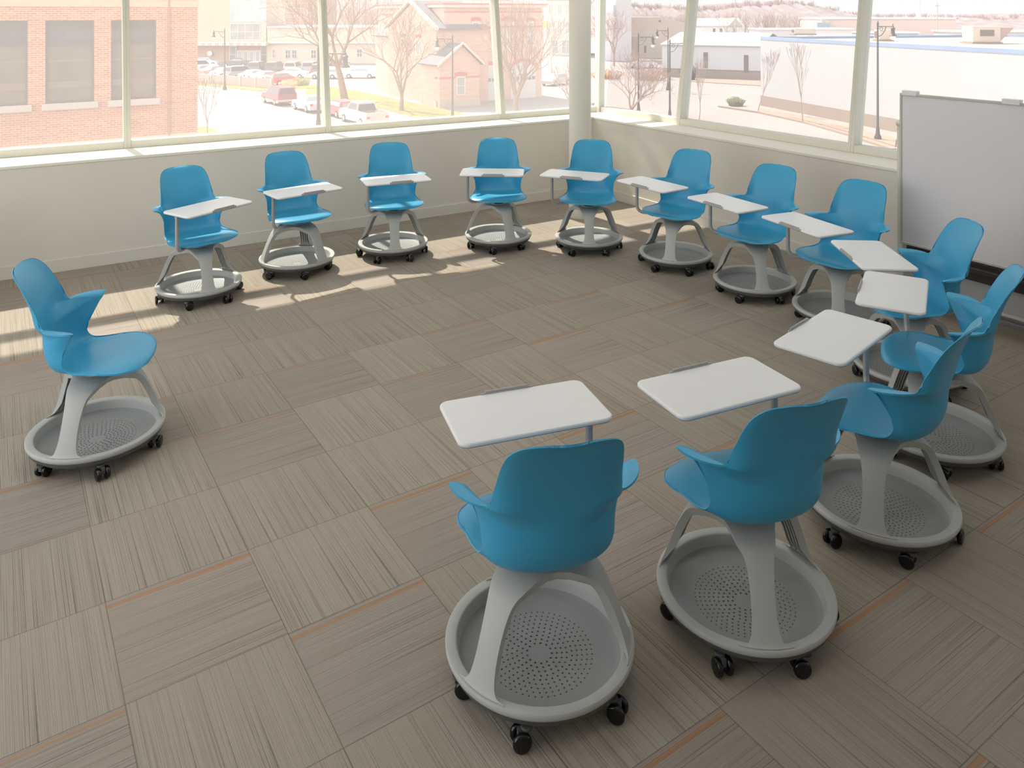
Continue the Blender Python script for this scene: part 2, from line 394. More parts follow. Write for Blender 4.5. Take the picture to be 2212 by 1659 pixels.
def leg_mesh():
    def F(r, deg): return r*R(deg)
    P = [  # r, z, half width
     (.0, .380, 0), (.030, .380, F(.03, 60)), (.060, .380, F(.06, 60)), (.090, .379, F(.090, 60)), (.106, .377, F(.106, 60)), (.110, .376, F(.110, 50)), (.118, .374, F(.118, 42)), (.130, .371, F(.130, 34)), (.148, .364, F(.148, 27)), (.167, .355, .062),
     (.186, .342, .052), (.202, .323, .045), (.215, .300, .041), (.232, .264, .038), (.248, .226, .037), (.262, .189, .038), (.274, .156, .042), (.283, .132, .050), (.289, .1205, .064), (.2935, .1175, .088)]
    C = catmull(P, 3); m = MB(); nv = 8
    outer = []; inner = []
    for k, (r, z, w) in enumerate(C):
        a, b = C[max(k-1, 0)], C[min(k+1, len(C)-1)]
        d = Vector((b[0]-a[0], b[1]-a[1])).normalized(); nr = Vector((-d.y, d.x))   # outward normal (r,z)
        if nr.y < -.2: nr = -nr
        phi = min(pi/3, w/max(r, .001)) if r > .001 else pi/3
        row = []; 
        for v in range(-nv, nv+1):
            th = phi*v/nv; row.append((r*cos(th), r*sin(th), z))
        dep = .026 if r < .262 else max(.003, .026-(r-.262)*.85)
        if r < .05: dep = .014
        rr, zz = r-nr.x*dep, z-nr.y*dep; rr = max(rr, 0)
        L = (rr*cos(-phi)*1.0, rr*sin(-phi)*.97, zz); Rr = (rr*cos(phi), rr*sin(phi)*.97, zz)
        outer.append([L]+row+[Rr])
        ribs = []
        for v in (-.5, 0, .5):
            th = phi*v; ribs.append(((r*cos(th), r*sin(th), z), (rr*cos(th), rr*sin(th), zz)))
        inner.append(ribs)
    m.grid(outer)
    for j in range(3):
        m.grid([[r[j][0], r[j][1]] for r in inner[26:-6]])
    return m
def tray_mesh():
    m = MB()
    rings = [.040, .056, .072, .088, .104, .120, .136, .152, .168]
    def zb(r): return .050+.012*(r/.26)**2.5
    m.lathe([(0.0001, zb(0)), (.018, zb(.02)), (.032, zb(.032))], 48)
    n = 30
    for q, rc in enumerate(rings):
        n = [13, 18, 23, 28, 34, 39, 44, 49, 54][q]
        r0, r1 = rc-.008, rc+.008; hr = .0041-.00015*q
        for i in range(n):
            ph = 2*pi*(i+.5*(q % 2))/n; dph = pi/n
            cc = (rc*cos(ph), rc*sin(ph)); bd = []
            for (rr, dd) in ((r0, -1), (r0, 0), (r0, 1), (rc, 1), (r1, 1), (r1, 0), (r1, -1), (rc, -1)):
                a = ph+dph*dd; bd.append((rr*cos(a), rr*sin(a), zb(rr)))
            hd = []
            for kx, (rr, dd) in enumerate(((-.707, -.707), (-1, 0), (-.707, .707), (0, 1), (.707, .707), (1, 0), (.707, -.707), (0, -1))):
                hd.append((cc[0]+hr*(rr*cos(ph)-dd*sin(ph)), cc[1]+hr*(rr*sin(ph)+dd*cos(ph)), zb(rc)))
            lo = [(x, y, z-.005) for x, y, z in hd]
            m.add(bd+hd+lo, [(k, (k+1) % 8, 8+(k+1) % 8, 8+k) for k in range(8)]+[(8+k, 8+(k+1) % 8, 16+(k+1) % 8, 16+k) for k in range(8)])
    m.lathe([(.176, zb(.176)), (.21, zb(.21)), (.235, .0605), (.250, .066), (.259, .076), (.263, .095)], 72)
    # dark outer underside
    m.cur = 1
    m.lathe([(.176, zb(.176)-.005), (.22, .052), (.25, .054), (.274, .062), (.288, .074), (.294, .092)], 72)
    m.cur = 0
    return m
def ring_mesh():
    prof = [(.256, .070), (.261, .095), (.2645, .1085), (.2665, .1115), (.2700, .1130), (.2955, .1160), (.2990, .1150), (.3012, .1110), (.3012, .102), (.2985, .0955), (.292, .090), (.280, .086)]
    return MB().lathe(prof, 96, closed=True)
def caster_mesh():
    m = MB()
    m.lathe([(0, .063), (.017, .063), (.018, .060), (.016, .052), (0, .050)], 16)
    m.box(-.008, .008, -.028, .004, .030, .056)
    return m
def wheel_mesh():
    m = MB(); M = Matrix.Rotation(pi/2, 4, 'Y')
    prof = [(0, -.0085), (.018, -.0095), (.0245, -.0085), (.0275, -.005), (.0285, 0), (.0275, .005), (.0245, .0085), (.018, .0095), (0, .0085)]
    return m.lathe(prof, 24, M)
def tablet_mesh(w=.556, d=.306, rad=.036, th=.016):
    def rr(w, d, rad, z, n=6):
        pts = []
        for cx, cy, a0 in ((w/2-rad, d/2-rad, 0), (-w/2+rad, d/2-rad, 90), (-w/2+rad, -d/2+rad, 180), (w/2-rad, -d/2+rad, 270)):
            for i in range(n+1):
                a = R(a0+90*i/n); pts.append((cx+rad*cos(a), cy+rad*sin(a), z))
        return pts
    L = [rr(w-.016, d-.016, rad-.008, 0), rr(w-.006, d-.006, rad-.003, -.0012), rr(w, d, rad, -.005), rr(w, d, rad, -.012), rr(w-.004, d-.004, rad-.002, -th), rr(w-.05, d-.05, rad-.02, -th-.003)]
    m = MB(); n = len(L[0])
    for a, (A, B) in enumerate(zip(L[:-1], L[1:])):
        m.cur = 1 if a >= 3 else 0
        m.add(A+B, [(i, n+i, n+(i+1) % n, (i+1) % n) for i in range(n)])
    m.cur = 0; m.add(L[0], [tuple(range(n))]); m.cur = 1; m.add(L[-1], [tuple(range(n))[::-1]]); m.cur = 0
    return m

class P_: pass
PR = P_()
def proto(name, mb, mats, **kw):
    o = mb.build(name, mats, **kw); me = o.data; bpy.data.objects.remove(o); return me
ME_shell = proto('seat_shell', shell_mesh(), M_shell, smooth=60, solid=.007, off=0)
ME_leg = proto('leg', leg_mesh(), M_grey, smooth=50, solid=.004, off=0)
ME_tray = proto('tray', tray_mesh(), [M_tray, M_dgrey], smooth=40)
ME_ring = proto('base_ring', ring_mesh(), M_grey, smooth=38)
ME_cast = proto('caster', caster_mesh(), M_dgrey, smooth=True)
ME_wheel = proto('wheel', wheel_mesh(), M_black, smooth=50)
ME_tab = proto('writing_tablet', tablet_mesh(), [M_white, M_edge], smooth=30)
m = MB(); m.prism([(-.10, .1495), (.10, .1495), (.10, .1555), (-.10, .1555)], -.012, .004); m.prism([(-.085, .1495), (.085, .1495), (.085, .1555), (-.085, .1555)], .004, .011)
ME_lip = proto('pen_stop', m, M_edge, bevel=.002, smooth=True)
m = MB(); m.lathe([(0, .445), (.075, .444), (.080, .440), (.060, .436), (.036, .430), (.034, .388), (.050, .386), (.050, .378), (0, .378)], 32); m.box(-.07, .07, -.11, .10, .432, .442)
ME_mount = proto('swivel_mount', m, M_dgrey, smooth=True)
ME_cap = proto('hub_ring', MB().lathe([(.050, .379), (.051, .3850), (.066, .3840), (.072, .379)], 40), M_cap, smooth=True)
def arm_me(px, py):
    L = math.hypot(px, py); ux, uy = px/L, py/L; rb = .055; pts = [(ux*.02, uy*.02, .419), (ux*(L-rb), uy*(L-rb), .419)]
    for i in range(1, 8):
        a = R(90*i/8); pts.append((ux*(L-rb+rb*sin(a)), uy*(L-rb+rb*sin(a)), .419+rb-rb*cos(a)))
    pts += [(px, py, .419+rb), (px, py, .690)]
    m = MB().tube(pts, .0130, 16); m.cyl((px, py, .660), (px, py, .690), .0165, seg=16); m.cyl((px, py, .683), (px, py, .6885), .034, .038, 20)
    return m
def add(name, me, parent, loc=(0, 0, 0), rz=0):
    o = bpy.data.objects.new(name, me); COL.objects.link(o); o.parent = parent; o.location = loc; o.rotation_euler = (0, 0, rz); return o

# key: x, y, seat yaw (deg, direction the sitter faces), leg yaw, tablet centre x, y, yaw or None
CH_ = dict(
 L=(-2.910, -.372, -19.5, 117, None),
 A=(-2.049, 1.520, -80.3, 31, (-2.019, 1.336, -65.7)),
 B=(-1.241, 1.731, -90.0, 57, (-1.272, 1.490, -83.3)),
 C=(-.402, 1.690, -109.0, 8, (-.484, 1.461, -102.1)),
 D=(.503, 1.401, -121.1, 20, (.353, 1.262, -126.2)),
 E=(1.127, .876, -135.1, 112, (.892, .779, -145.2)),
 F=(1.437, .110, -162.7, 95, (1.189, .134, -178.5)),
 G=(1.453, -.692, -171.3, 111, (1.214, -.635, 175.8)),
 H=(1.478, -1.384, -176.2, 93, (1.188, -1.337, 169.5)),
 I=(1.032, -2.132, 143.6, 95, (.933, -1.969, 142.8)),
 J=(.458, -2.584, 118.2, 71, (.457, -2.382, 117.5)),
 K=(-.280, -2.760, 102.9, 87, (-.277, -2.551, 101.6)),
 M=(-1.148, -2.797, 73.3, 114, (-1.053, -2.595, 81.1)),
 N=(-1.873, -2.585, 68.7, 77, (-1.769, -2.350, 75.7)))
LAB = dict(
 L='blue classroom chair without a writing tablet, alone at the left of the circle',
 A='leftmost blue tablet-arm chair along the left window wall, tablet turned to the right',
 B='second blue tablet-arm chair along the left wall, under the brick building corner',
 C='third blue tablet-arm chair along the left wall, under the parked pickup truck',
 D='blue tablet-arm chair facing the camera just left of the round column',
 E='blue tablet-arm chair standing right in front of the round column',
 F='blue tablet-arm chair first to the right of the round column, beside the right window wall',
 G='blue tablet-arm chair second to the right of the round column, tablet overlapping its neighbour',
 H='blue tablet-arm chair nearest the left edge of the whiteboard, its base half hidden by tablets',
 I='blue tablet-arm chair directly in front of the whiteboard, its seat hidden behind a white tablet',
 J='blue tablet-arm chair cut by the right edge of the photo, seen from its side',
 K='blue tablet-arm chair seen from behind, third from the nearest one, at the right',
 M='blue tablet-arm chair seen from behind, second in the foreground row, right of the nearest chair',
 N='nearest blue tablet-arm chair, seen from directly behind at the bottom centre')
def make_chair(key):
    x, y, ya, lg, tab = CH_[key]; rz = R(ya-90); rnd = random.Random(key)
    t = empty('tablet_arm_chair' if tab else 'swivel_chair', (x, y, 0), rz)
    tag(t, LAB[key], 'chair', 'blue classroom chairs standing in a circle')
    add('seat_shell', ME_shell, t, (0, .025 if key == 'L' else 0, 0)); add('swivel_mount', ME_mount, t)
    b = R(lg-ya)+R(90)           # leg angle in chair frame
    add('base_ring', ME_ring, t); add('tray', ME_tray, t, rz=b); add('hub_ring', ME_cap, t)
    for k in range(3): add('leg', ME_leg, t, rz=b+k*2*pi/3)
    for k in range(6):
        a = b+pi/6+k*pi/3; h = rnd.uniform(-pi, pi)
        c = add('caster', ME_cast, t, (.272*cos(a), .272*sin(a), 0), h)
        for s_ in (-1, 1): add('wheel', ME_wheel, c, (s_*.0185, -.018, .0285))
    if tab:
        tx, ty, tyaw = tab; d = Vector((tx-x, ty-y, 0)); d.rotate(Matrix.Rotation(-rz, 3, 'Z'))
        lr = R(tyaw-ya)
        q = Matrix.Rotation(lr, 3, 'Z') @ Vector((.225, -.05, 0))+d
        tb = add('writing_tablet', ME_tab, t, (d.x, d.y, .705), lr)
        add('pen_stop', ME_lip, tb, (-.015, 0, 0))
        arm_me(q.x, q.y).build('tablet_arm', M_tube, t, smooth=True)
    return t
for k in CH_: make_chair(k)

# ------------------------------------------------------------------ whiteboard (stands along the right wall)
M_board = mat('whiteboard_enamel', (226, 225, 228), .28, spec=.4, noise=.01, nscale=2)
M_bframe = mat('board_frame_grey', (196, 195, 188), .45)
M_ivory = mat('ivory_post', (222, 221, 205), .5)
M_trayd = mat('black_marker_tray', (44, 40, 38), .4)
M_low = mat('grey_modesty_panel', (168, 167, 165), .5)
BX, BY, BZ0, BZ1, BL_ = 2.16, -1.42, .440, 1.525, 1.75
t = empty('mobile_whiteboard', (BX, BY-BL_/2, 0)); tag(t, 'large mobile whiteboard with pale frame standing by the right window wall', 'whiteboard')
h = BL_/2
MB().box(-.008, .010, -h+.012, h-.012, BZ0+.012, BZ1-.012).build('writing_surface', M_board, t)
m = MB()
m.box(-.014, .016, -h, h, BZ1-.016, BZ1); m.box(-.014, .016, -h, h, BZ0, BZ0+.016)
m.box(-.014, .016, -h, -h+.016, BZ0+.016, BZ1-.016); m.box(-.014, .016, h-.016, h, BZ0+.016, BZ1-.016)
m.build('frame', M_bframe, t, bevel=.003)
for y_ in (h-.075, h-.75, -h+.075):
    MB().box(-.022, .022, y_-.055, y_+.055, BZ1-.014, BZ1+.022).build('hanging_clip', M_cap, t, bevel=.004)
for y_ in (h+.012, -h-.03):
    MB().box(.020, .075, y_-.022, y_+.030, .075, BZ1-.22).build('post', M_ivory, t, bevel=.008)
    k_ = MB().lathe([(0, -.03), (.020, -.028), (.024, 0), (.020, .028), (0, .03)], 16, Matrix.Translation((.03, y_+.004, BZ1-.225)) @ Matrix.Rotation(pi/2, 4, 'X')).build('clamp_knob', M_ivory, t, smooth=True)
m = MB(); m.box(-.095, -.012, -h+.03, h-.05, BZ0-.045, BZ0-.030); m.box(-.012, .02, -h+.03, h-.05, BZ0-.045, BZ0-.004); m.box(-.103, -.095, -h+.03, h-.05, BZ0-.050, BZ0-.018)
m.box(-.03, .02, -h+.03, h-.05, BZ0-.125, BZ0-.045)
m.build('marker_tray', M_trayd, t, bevel=.003)
MB().box(.0, .012, -h+.02, h-.02, .155, BZ0-.125).build('lower_panel', M_low, t)
MB().box(-.012, .024, -h, h, .135, .155).build('rail', M_bframe, t, bevel=.003)
m = MB()
for y_ in (h+.012, -h-.03):
    m.box(-.24, .25, y_-.03, y_+.03, .062, .095)
m.box(.02, .07, -h-.03, h+.012, .062, .095)
m.build('base_frame', mat('grey_steel_base', (120, 121, 122), .45, metal=.3), t, bevel=.006)
for y_ in (h+.012, -h-.03):
    for x_ in (-.22, .23):
        c = add('caster', ME_cast, t, (x_, y_, 0), .4)
        for s_ in (-1, 1): add('wheel', ME_wheel, c, (s_*.0185, -.018, .0285))
def marker(y, col, lab):
    cm = mat('marker_cap', col, .4); o = MB().lathe([(0, -.035), (.0085, -.035), (.009, .035), (0, .035)], 12, Matrix.Rotation(pi/2, 4, 'X')).build('marker_pen', M_cap, smooth=True)
    o.location = (BX-.060, y, BZ0-.0205)
    MB().lathe([(0, .0), (.0095, .0), (.0095, .05), (.006, .056), (0, .056)], 12, Matrix.Translation((0, .035, 0)) @ Matrix.Rotation(-pi/2, 4, 'X')).build('cap', cm, o, smooth=True)
    tag(o, lab, 'marker')
marker(BY-.30, (60, 120, 110), 'white marker pen with green cap lying on the black whiteboard tray')
marker(BY-.95, (226, 60, 130), 'white marker pen with bright pink cap lying on the black whiteboard tray')

# ------------------------------------------------------------------ small mobile table, only a castor in view at the far left
t = empty('flip_top_table', (-3.79, 2.18, 0), R(8)); tag(t, 'mobile table at the far left edge, only its grey castor and foot in view', 'table')
MB().box(-.92, .16, -.30, .30, .705, .73).build('table_top', M_white, t, bevel=.008)
for x_ in (-.5, .32):
    m = MB(); m.box(x_-.025, x_+.025, -.02, .02, .10, .705); m.build('leg', M_grey, t, bevel=.006)
    m = MB(); m.tube([(x_, -.28, .098), (x_, -.2, .118), (x_, 0, .13), (x_, .2, .118), (x_, .28, .098)], .018, 10); m.build('foot', M_grey, t, smooth=True)
    for y_ in (-.27, .27):
        c = MB().lathe([(0, .10), (.02, .10), (.022, .075), (.014, .068), (0, .068)], 14, Matrix.Translation((x_, y_, 0))); c.box(x_-.012, x_+.012, y_-.045, y_+.01, .03, .072)
        c = c.build('caster', M_grey, t, smooth=True)
        for s_ in (-1, 1):
            w_ = add('wheel', ME_wheel2 if 'ME_wheel2' in globals() else ME_wheel, c, (x_+s_*.018, y_-.02, .036)); w_.scale = (1, 1.25, 1.25)

# ------------------------------------------------------------------ the town outside
GZ = -6.9
cw, sw = math.cos(R(-33.415)), math.sin(R(-33.415))
FW = Vector((.5507, .8347)); RT = Vector((.8347, -.5507))
M_ground = mat('pale_asphalt', (156, 147, 142), .95, spec=.1, noise=.05, nscale=.15)
M_walk = mat('pale_concrete', (174, 163, 154), .95, spec=.1, noise=.03, nscale=.5)
M_grass = mat('dry_winter_grass', (132, 128, 80), 1, spec=.05, noise=.16, nscale=.9)
M_soil = mat('reddish_mulch', (170, 140, 124), 1, spec=.05, noise=.1, nscale=1.2)
M_curb = mat('curb_stone', (156, 138, 124), .9, spec=.1, noise=.05, nscale=1)
o = MB().prism([(-200, 8), (700, 8), (700, 640), (-200, 640)], GZ-.5, GZ).build('ground', M_ground); tag(o, kind='structure')
def patch(name, poly, z, m):
    o = MB().prism(poly, GZ-.02, GZ+z).build(name, m); tag(o, kind='structure'); return o
patch('lawn', [(28.1,87.6),(31.4,88.2),(32.1,80.3),(32.1,61.8),(31.9,55.4),(26.9,55.5),(27.3,63.3),(23.2,73.3)][::-1], .06, M_grass)
patch('lawn', [(18.2,106.4),(19.4,104.4),(22.8,100.0),(23.9,92.5),(28.3,91.0),(31.3,92.0),(29.8,87.8),(27.0,86.9),(22.6,87.8),(18.4,99.8),(17.2,101.4)][::-1], .06, M_grass)
patch('lawn', [(5.0,62.1),(11.0,60.8),(11.1,53.8),(11.2,47.0),(5.0,49.9)][::-1], .06, M_grass)
patch('sidewalk', [(17.1,100.7),(18.4,99.8),(22.5,87.3),(29.8,87.8),(28.5,84.0),(25.2,82.4),(20.8,82.3),(17.1,93.5),(16.0,94.9)][::-1], .045, M_walk)
patch('sidewalk', [(24.3,72.5),(27.3,63.3),(26.9,55.5),(31.5,51.4),(29.7,48.4),(21.6,46.8),(23.2,52.5),(23.6,58.1),(23.3,66)][::-1], .045, M_walk)
patch('road_marking', [(13.8,73.0),(16.0,64.1),(17.7,56.1),(17.5,55.9),(15.8,63.8),(13.6,72.6)][::-1], .02, mat('faded_yellow_paint', (240, 222, 186), .9))
patch('curb', [(55.3,47.9),(55.0,43.0),(52.7,36.4),(49.6,30.2),(46.3,24.8),(45.9,24.9),(49.1,30.1),(52.2,36.2),(54.4,42.6),(54.9,47.8)][::-1], .15, M_curb)
patch('planting_strip', [(56.9,44.6),(55.2,38.2),(52.6,32.1),(50.5,27.3),(47.5,25.6),(50.6,30.9),(53.4,37.0),(55.0,43.0)][::-1], .10, M_soil)
patch('loading_slab', [(78.9,75.5),(84.0,66.5),(76.2,60.1),(73.3,70.0)], .08, M_curb)

M_winf = mat('pale_window_frame', (212, 204, 196), .6); M_wing = mat('grey_window_glass', (168, 166, 164), .25, noise=.05, nscale=.6)
M_wind = mat('dark_window_glass', (120, 108, 100), .2, noise=.12, nscale=.5)
def face(P0, P1):
    P0, P1 = Vector((*P0, 0)), Vector((*P1, 0)); d = (P1-P0).normalized(); n = Vector((d.y, -d.x, 0))   # n points to the right of travel = outwards towards the street
    def bar(mb, a0, a1, b0, b1, z0, z1):
        vs = [P0+d*a+n*b+Vector((0, 0, z)) for z in (z0, z1) for b in (b0, b1) for a in (a0, a1)]
        return mb.add([tuple(v) for v in vs], [(0,2,3,1),(4,5,7,6),(0,1,5,4),(2,6,7,3),(0,4,6,2),(1,3,7,5)])
    return bar
def window(bar, par, a0, a1, z0, z1, fr=.12, gm=None, fm=None, mull=0, rail=0, sill=None, name='window'):
    m = MB(); bar(m, a0, a1, -.05, .06, z1-fr, z1); bar(m, a0, a1, -.05, .06, z0, z0+fr); bar(m, a0, a0+fr, -.05, .06, z0+fr, z1-fr); bar(m, a1-fr, a1, -.05, .06, z0+fr, z1-fr)
    for i in range(mull):
        c = a0+(a1-a0)*(i+1)/(mull+1); bar(m, c-fr*.35, c+fr*.35, -.05, .05, z0+fr, z1-fr)
    for i in range(rail):
        c = z0+(z1-z0)*(i+1)/(rail+1); bar(m, a0+fr, a1-fr, -.05, .045, c-fr*.35, c+fr*.35)
    w = m.build(name, fm or M_winf, par)
    m = MB(); bar(m, a0+fr*.9, a1-fr*.9, -.04, .02, z0+fr*.9, z1-fr*.9); m.build('pane', gm or M_wing, w)
    if sill:
        m = MB(); bar(m, a0-.25, a1+.25, -.05, .16, z0-.26, z0); m.build('sill', sill, par)
    return w
def block(name, par, fp, z0, z1, m): return MB().prism(fp, z0, z1).build(name, m, par)

# --- brick building next door
def brickmat(name, c1, c2, mort, sc=1.0):
    m = bpy.data.materials.new(name); m.use_nodes = True; nt = m.node_tree; b = nt.nodes['Principled BSDF']; b.inputs['Roughness'].default_value = .9; b.inputs['Specular IOR Level'].default_value = .15
    t = nt.nodes.new('ShaderNodeTexCoord'); mp = nt.nodes.new('ShaderNodeMapping'); mp.inputs['Rotation'].default_value = (R(90), 0, 0)
    sp = nt.nodes.new('ShaderNodeSeparateXYZ'); cx = nt.nodes.new('ShaderNodeCombineXYZ'); nt.links.new(t.outputs['Object'], sp.inputs[0])
    nt.links.new(N(nt, 'ADD', sp.outputs[0], sp.outputs[1]), cx.inputs[0]); nt.links.new(sp.outputs[2], cx.inputs[1])
    br = nt.nodes.new('ShaderNodeTexBrick'); nt.links.new(cx.outputs[0], br.inputs[0]); br.inputs['Scale'].default_value = 1/sc
    br.inputs['Brick Width'].default_value = .23; br.inputs['Row Height'].default_value = .082; br.inputs['Mortar Size'].default_value = .011; br.inputs['Bias'].default_value = -.1
    br.inputs['Color1'].default_value = (*lin(c1), 1); br.inputs['Color2'].default_value = (*lin(c2), 1); br.inputs['Mortar'].default_value = (*lin(mort), 1)
    n = nt.nodes.new('ShaderNodeTexNoise'); n.inputs['Scale'].default_value = 1.4; n.inputs['Detail'].default_value = 5; mp2 = nt.nodes.new('ShaderNodeMapping'); mp2.inputs['Scale'].default_value = (.35, .35, 3)
    nt.links.new(t.outputs['Object'], mp2.inputs[0]); nt.links.new(mp2.outputs[0], n.inputs['Vector'])
    r = nt.nodes.new('ShaderNodeMapRange'); r.inputs[1].default_value = .35; r.inputs[2].default_value = .7; nt.links.new(n.outputs[0], r.inputs[0])
    nt.links.new(mixc(nt, N(nt, 'MULTIPLY', r.outputs[0], .35), br.outputs[0], lin(tuple(min(255, int(v*.93)) for v in c1))), b.inputs['Base Color']); return m
M_brick = brickmat('orange_brick', (190, 118, 86), (204, 146, 112), (210, 184, 162))
M_stone = mat('pale_stone_sill', (196, 178, 166), .9, noise=.03, nscale=1)
t = empty('brick_building', (-20, 29.7, GZ)); tag(t, 'orange brick building next door with three tall dark windows', 'building')
def pbuild(mb, name, m, par, **k):
    o = mb.build(name, m, par, **k); return o
def rel(o, root):
    for c in o.children: pass
root_off = []
def attach(root):      # children were modelled in world coordinates: shift them to the root
    for c in root.children: c.location = Vector(c.location)-Vector(root.location)
bf = face((-60, 29.7), (3.8, 29.7))
wl = MB(); wx = [(50.0, 51.6), (52.1, 53.7), (54.2, 55.8), (56.30, 57.83), (58.39, 60.02), (60.60, 62.23)]
# wall with real openings: strips between the windows
bot, top = -1.29, 1.83
bar = bf
bar(wl, 0, 63.8, -.4, 0, GZ, bot); bar(wl, 0, 63.8, -.4, 0, top, 11)
e0 = 0
for a0, a1 in wx: bar(wl, e0, a0, -.4, 0, bot, top); e0 = a1
bar(wl, e0, 63.8, -.4, 0, bot, top)
bar(wl, 63.4, 63.8, -18, -.4, GZ, 11); bar(wl, 0, .4, -18, -.4, GZ, 11); bar(wl, .4, 63.4, -18, -17.6, GZ, 11); bar(wl, .4, 63.4, -17.6, -.4, 10.6, 11)
wl.build('wall', M_brick, t)
m = MB(); bar(m, 0, 63.85, -.1, .05, 2.35, 2.62); bar(m, 0, 63.85, -.1, .035, -3.05, -2.78); m.build('string_course', mat('soldier_course_brick', (228, 176, 148), .9, noise=.06, nscale=3), t)
m = MB(); bar(m, 62.66, 62.74, .0, .07, GZ, 11); m.build('downspout', mat('rust_brown_pipe', (168, 118, 98), .7), t)
M_bw = mat('smoky_brown_glass', (118, 104, 92), .7, spec=.1, noise=.15, nscale=.9)
M_bw2 = mat('slate_grey_glass', (92, 90, 88), .6, spec=.1, noise=.12, nscale=.9)
M_blind = mat('brown_blind', (128, 110, 98), .8, noise=.05, nscale=2)
for a0, a1 in wx[2:]:
    w = MB(); fr = .07
    bar(w, a0, a1, -.22, -.10, top-fr, top); bar(w, a0, a1, -.22, -.10, bot, bot+fr); bar(w, a0, a0+fr, -.22, -.1, bot+fr, top-fr); bar(w, a1-fr, a1, -.22, -.1, bot+fr, top-fr); bar(w, a0+fr, a1-fr, -.2, -.12, top-.95, top-.88)
    w = w.build('window', mat('dark_bronze_frame', (92, 80, 76), .5), t)
    m = MB(); bar(m, a0+.06, a1-.06, -.18, -.16, bot+.06, top-.92); m.build('pane', M_bw, w); m = MB(); bar(m, a0+.06, a1-.06, -.18, -.16, top-.92, top-.06); m.build('pane', M_bw2, w)
    m = MB(); bar(m, a0+.07, a1-.07, -.158, -.15, bot+.55, bot+.80); bar(m, a0+.07, a1-.07, -.158, -.15, bot+1.55, bot+1.62); m.build('blind_rail', M_blind, w)
    m = MB(); bar(m, a0-.12, a1+.12, -.2, .12, bot-.24, bot); m.build('sill', M_stone, t)
attach(t)

# --- civic centre: beige slab, glass tower, entrance, low wing
cf = face((27.85, 144.89), (72.0, 115.75))
t = empty('civic_building', (34, 140, GZ)); tag(t, 'beige public building with glazed tower and entrance beyond the car park', 'building')
M_bei = mat('peach_cladding', (206, 180, 156), .9, noise=.03, nscale=.3); M_bei2 = mat('cream_cladding', (208, 190, 172), .9, noise=.03, nscale=.3); M_tan = mat('tan_brick', (184, 150, 128), .9, noise=.05, nscale=.5)
m = MB(); cf(m, -8, 5.73, -14, 0, -3.0, 12); m.build('upper_wall', M_bei, t)
m = MB(); cf(m, -8, 5.06, -14, -.4, GZ, -3.65); m.build('ground_floor_wall', M_tan, t)
m = MB(); cf(m, -8, 12.62, -2, 1.6, -3.65, -3.0)
m.build('canopy', mat('white_canopy', (216, 206, 198), .8), t)
m = MB()
for i in range(16): cf(m, -7.6+i*1.25, -7.0+i*1.25, 1.6, 1.66, -3.6, -3.15)
m.build('canopy_stripe', mat('canopy_taupe', (196, 170, 156), .8), t)
m = MB(); cf(m, 12.4, 42, -14, 0, GZ, -.5); m.build('wing_wall', M_bei2, t)
m = MB(); cf(m, 12.46, 42, 0, .5, -3.3, -2.95); cf(m, 12.46, 42, -14, .4, -.5, -.2); m.build('cornice', M_winf, t)
M_teal = mat('teal_grey_glass', (176, 188, 184), .2, noise=.12, nscale=.5)
window(cf, t, 5.73, 12.21, .6, 12, .14, M_teal, M_winf, 4, 6, name='glass_tower_facade'); m = MB(); cf(m, 5.73, 12.21, -12, -.05, -3, 12); m.build('tower_wall', M_bei2, t)
window(cf, t, 5.73, 11.21, -2.73, .34, .12, mat('stair_glass', (160, 152, 146), .2, noise=.2, nscale=.8), M_winf, 3, 1, name='stair_window')
m = MB(); cf(m, 5.06, 12.5, -12, -.3, GZ, -3.65); m.build('entrance_wall', M_tan, t)
window(cf, t, 5.56, 6.9, GZ, -3.75, .12, mat('entry_glass', (128, 138, 134), .2, noise=.2, nscale=.8), M_winf, 0, 1, name='entrance_glazing')
for i in range(4): window(cf, t, 7.0+i*1.06, 8.0+i*1.06, GZ, -4.55, .2, M_wing, M_winf, name='door')
window(cf, t, 11.25, 12.4, GZ, -3.75, .08, M_wind, None, 0, 1, name='entrance_glazing')
for a0, a1, z0, z1 in [(13.29, 13.87, -5.97, -4.31), (15.61, 16.61, -6.05, -4.39), (16.78, 17.77, -6.05, -4.39), (20.18, 21.26, -6.05, -4.39), (28.41, 29.49, -5.8, -4.23)]: window(cf, t, a0, a1, z0, z1, .12, M_wind, None, 1, 1)
m = MB(); q = MB().lathe([(0, 0), (.45, 0), (.45, .08), (0, .08)], 20, Matrix.Translation((27.85+.8347*2.0-.5507*.1*-1, 144.89-.5507*2.0-.8347*.1, -5.1)) @ Matrix.Rotation(R(90), 4, Vector((.8347, -.5507, 0)))).build('round_sign', M_cap, t)
attach(t)
# --- pink brick offices behind
uf = face((46.78, 168.34), (57.7, 161.13)); t = empty('office_block', (52, 165, GZ)); tag(t, 'pinkish brick office block rising behind the beige wing', 'building')
m = MB(); uf(m, 0, 13.08, -10, 0, GZ, 12); m.build('wall', mat('dusty_pink_brick', (190, 164, 154), .9, noise=.05, nscale=.4), t)
for z0 in (1.18, 3.19, 5.2, 7.2):
    for a0 in (.2, 2.12, 4.53, 6.74, 8.96, 11.1): window(uf, t, a0, a0+1.61, z0, z0+1.15, .1, M_wing, mat('peach_lintel', (232, 206, 186), .9), 1)
attach(t)

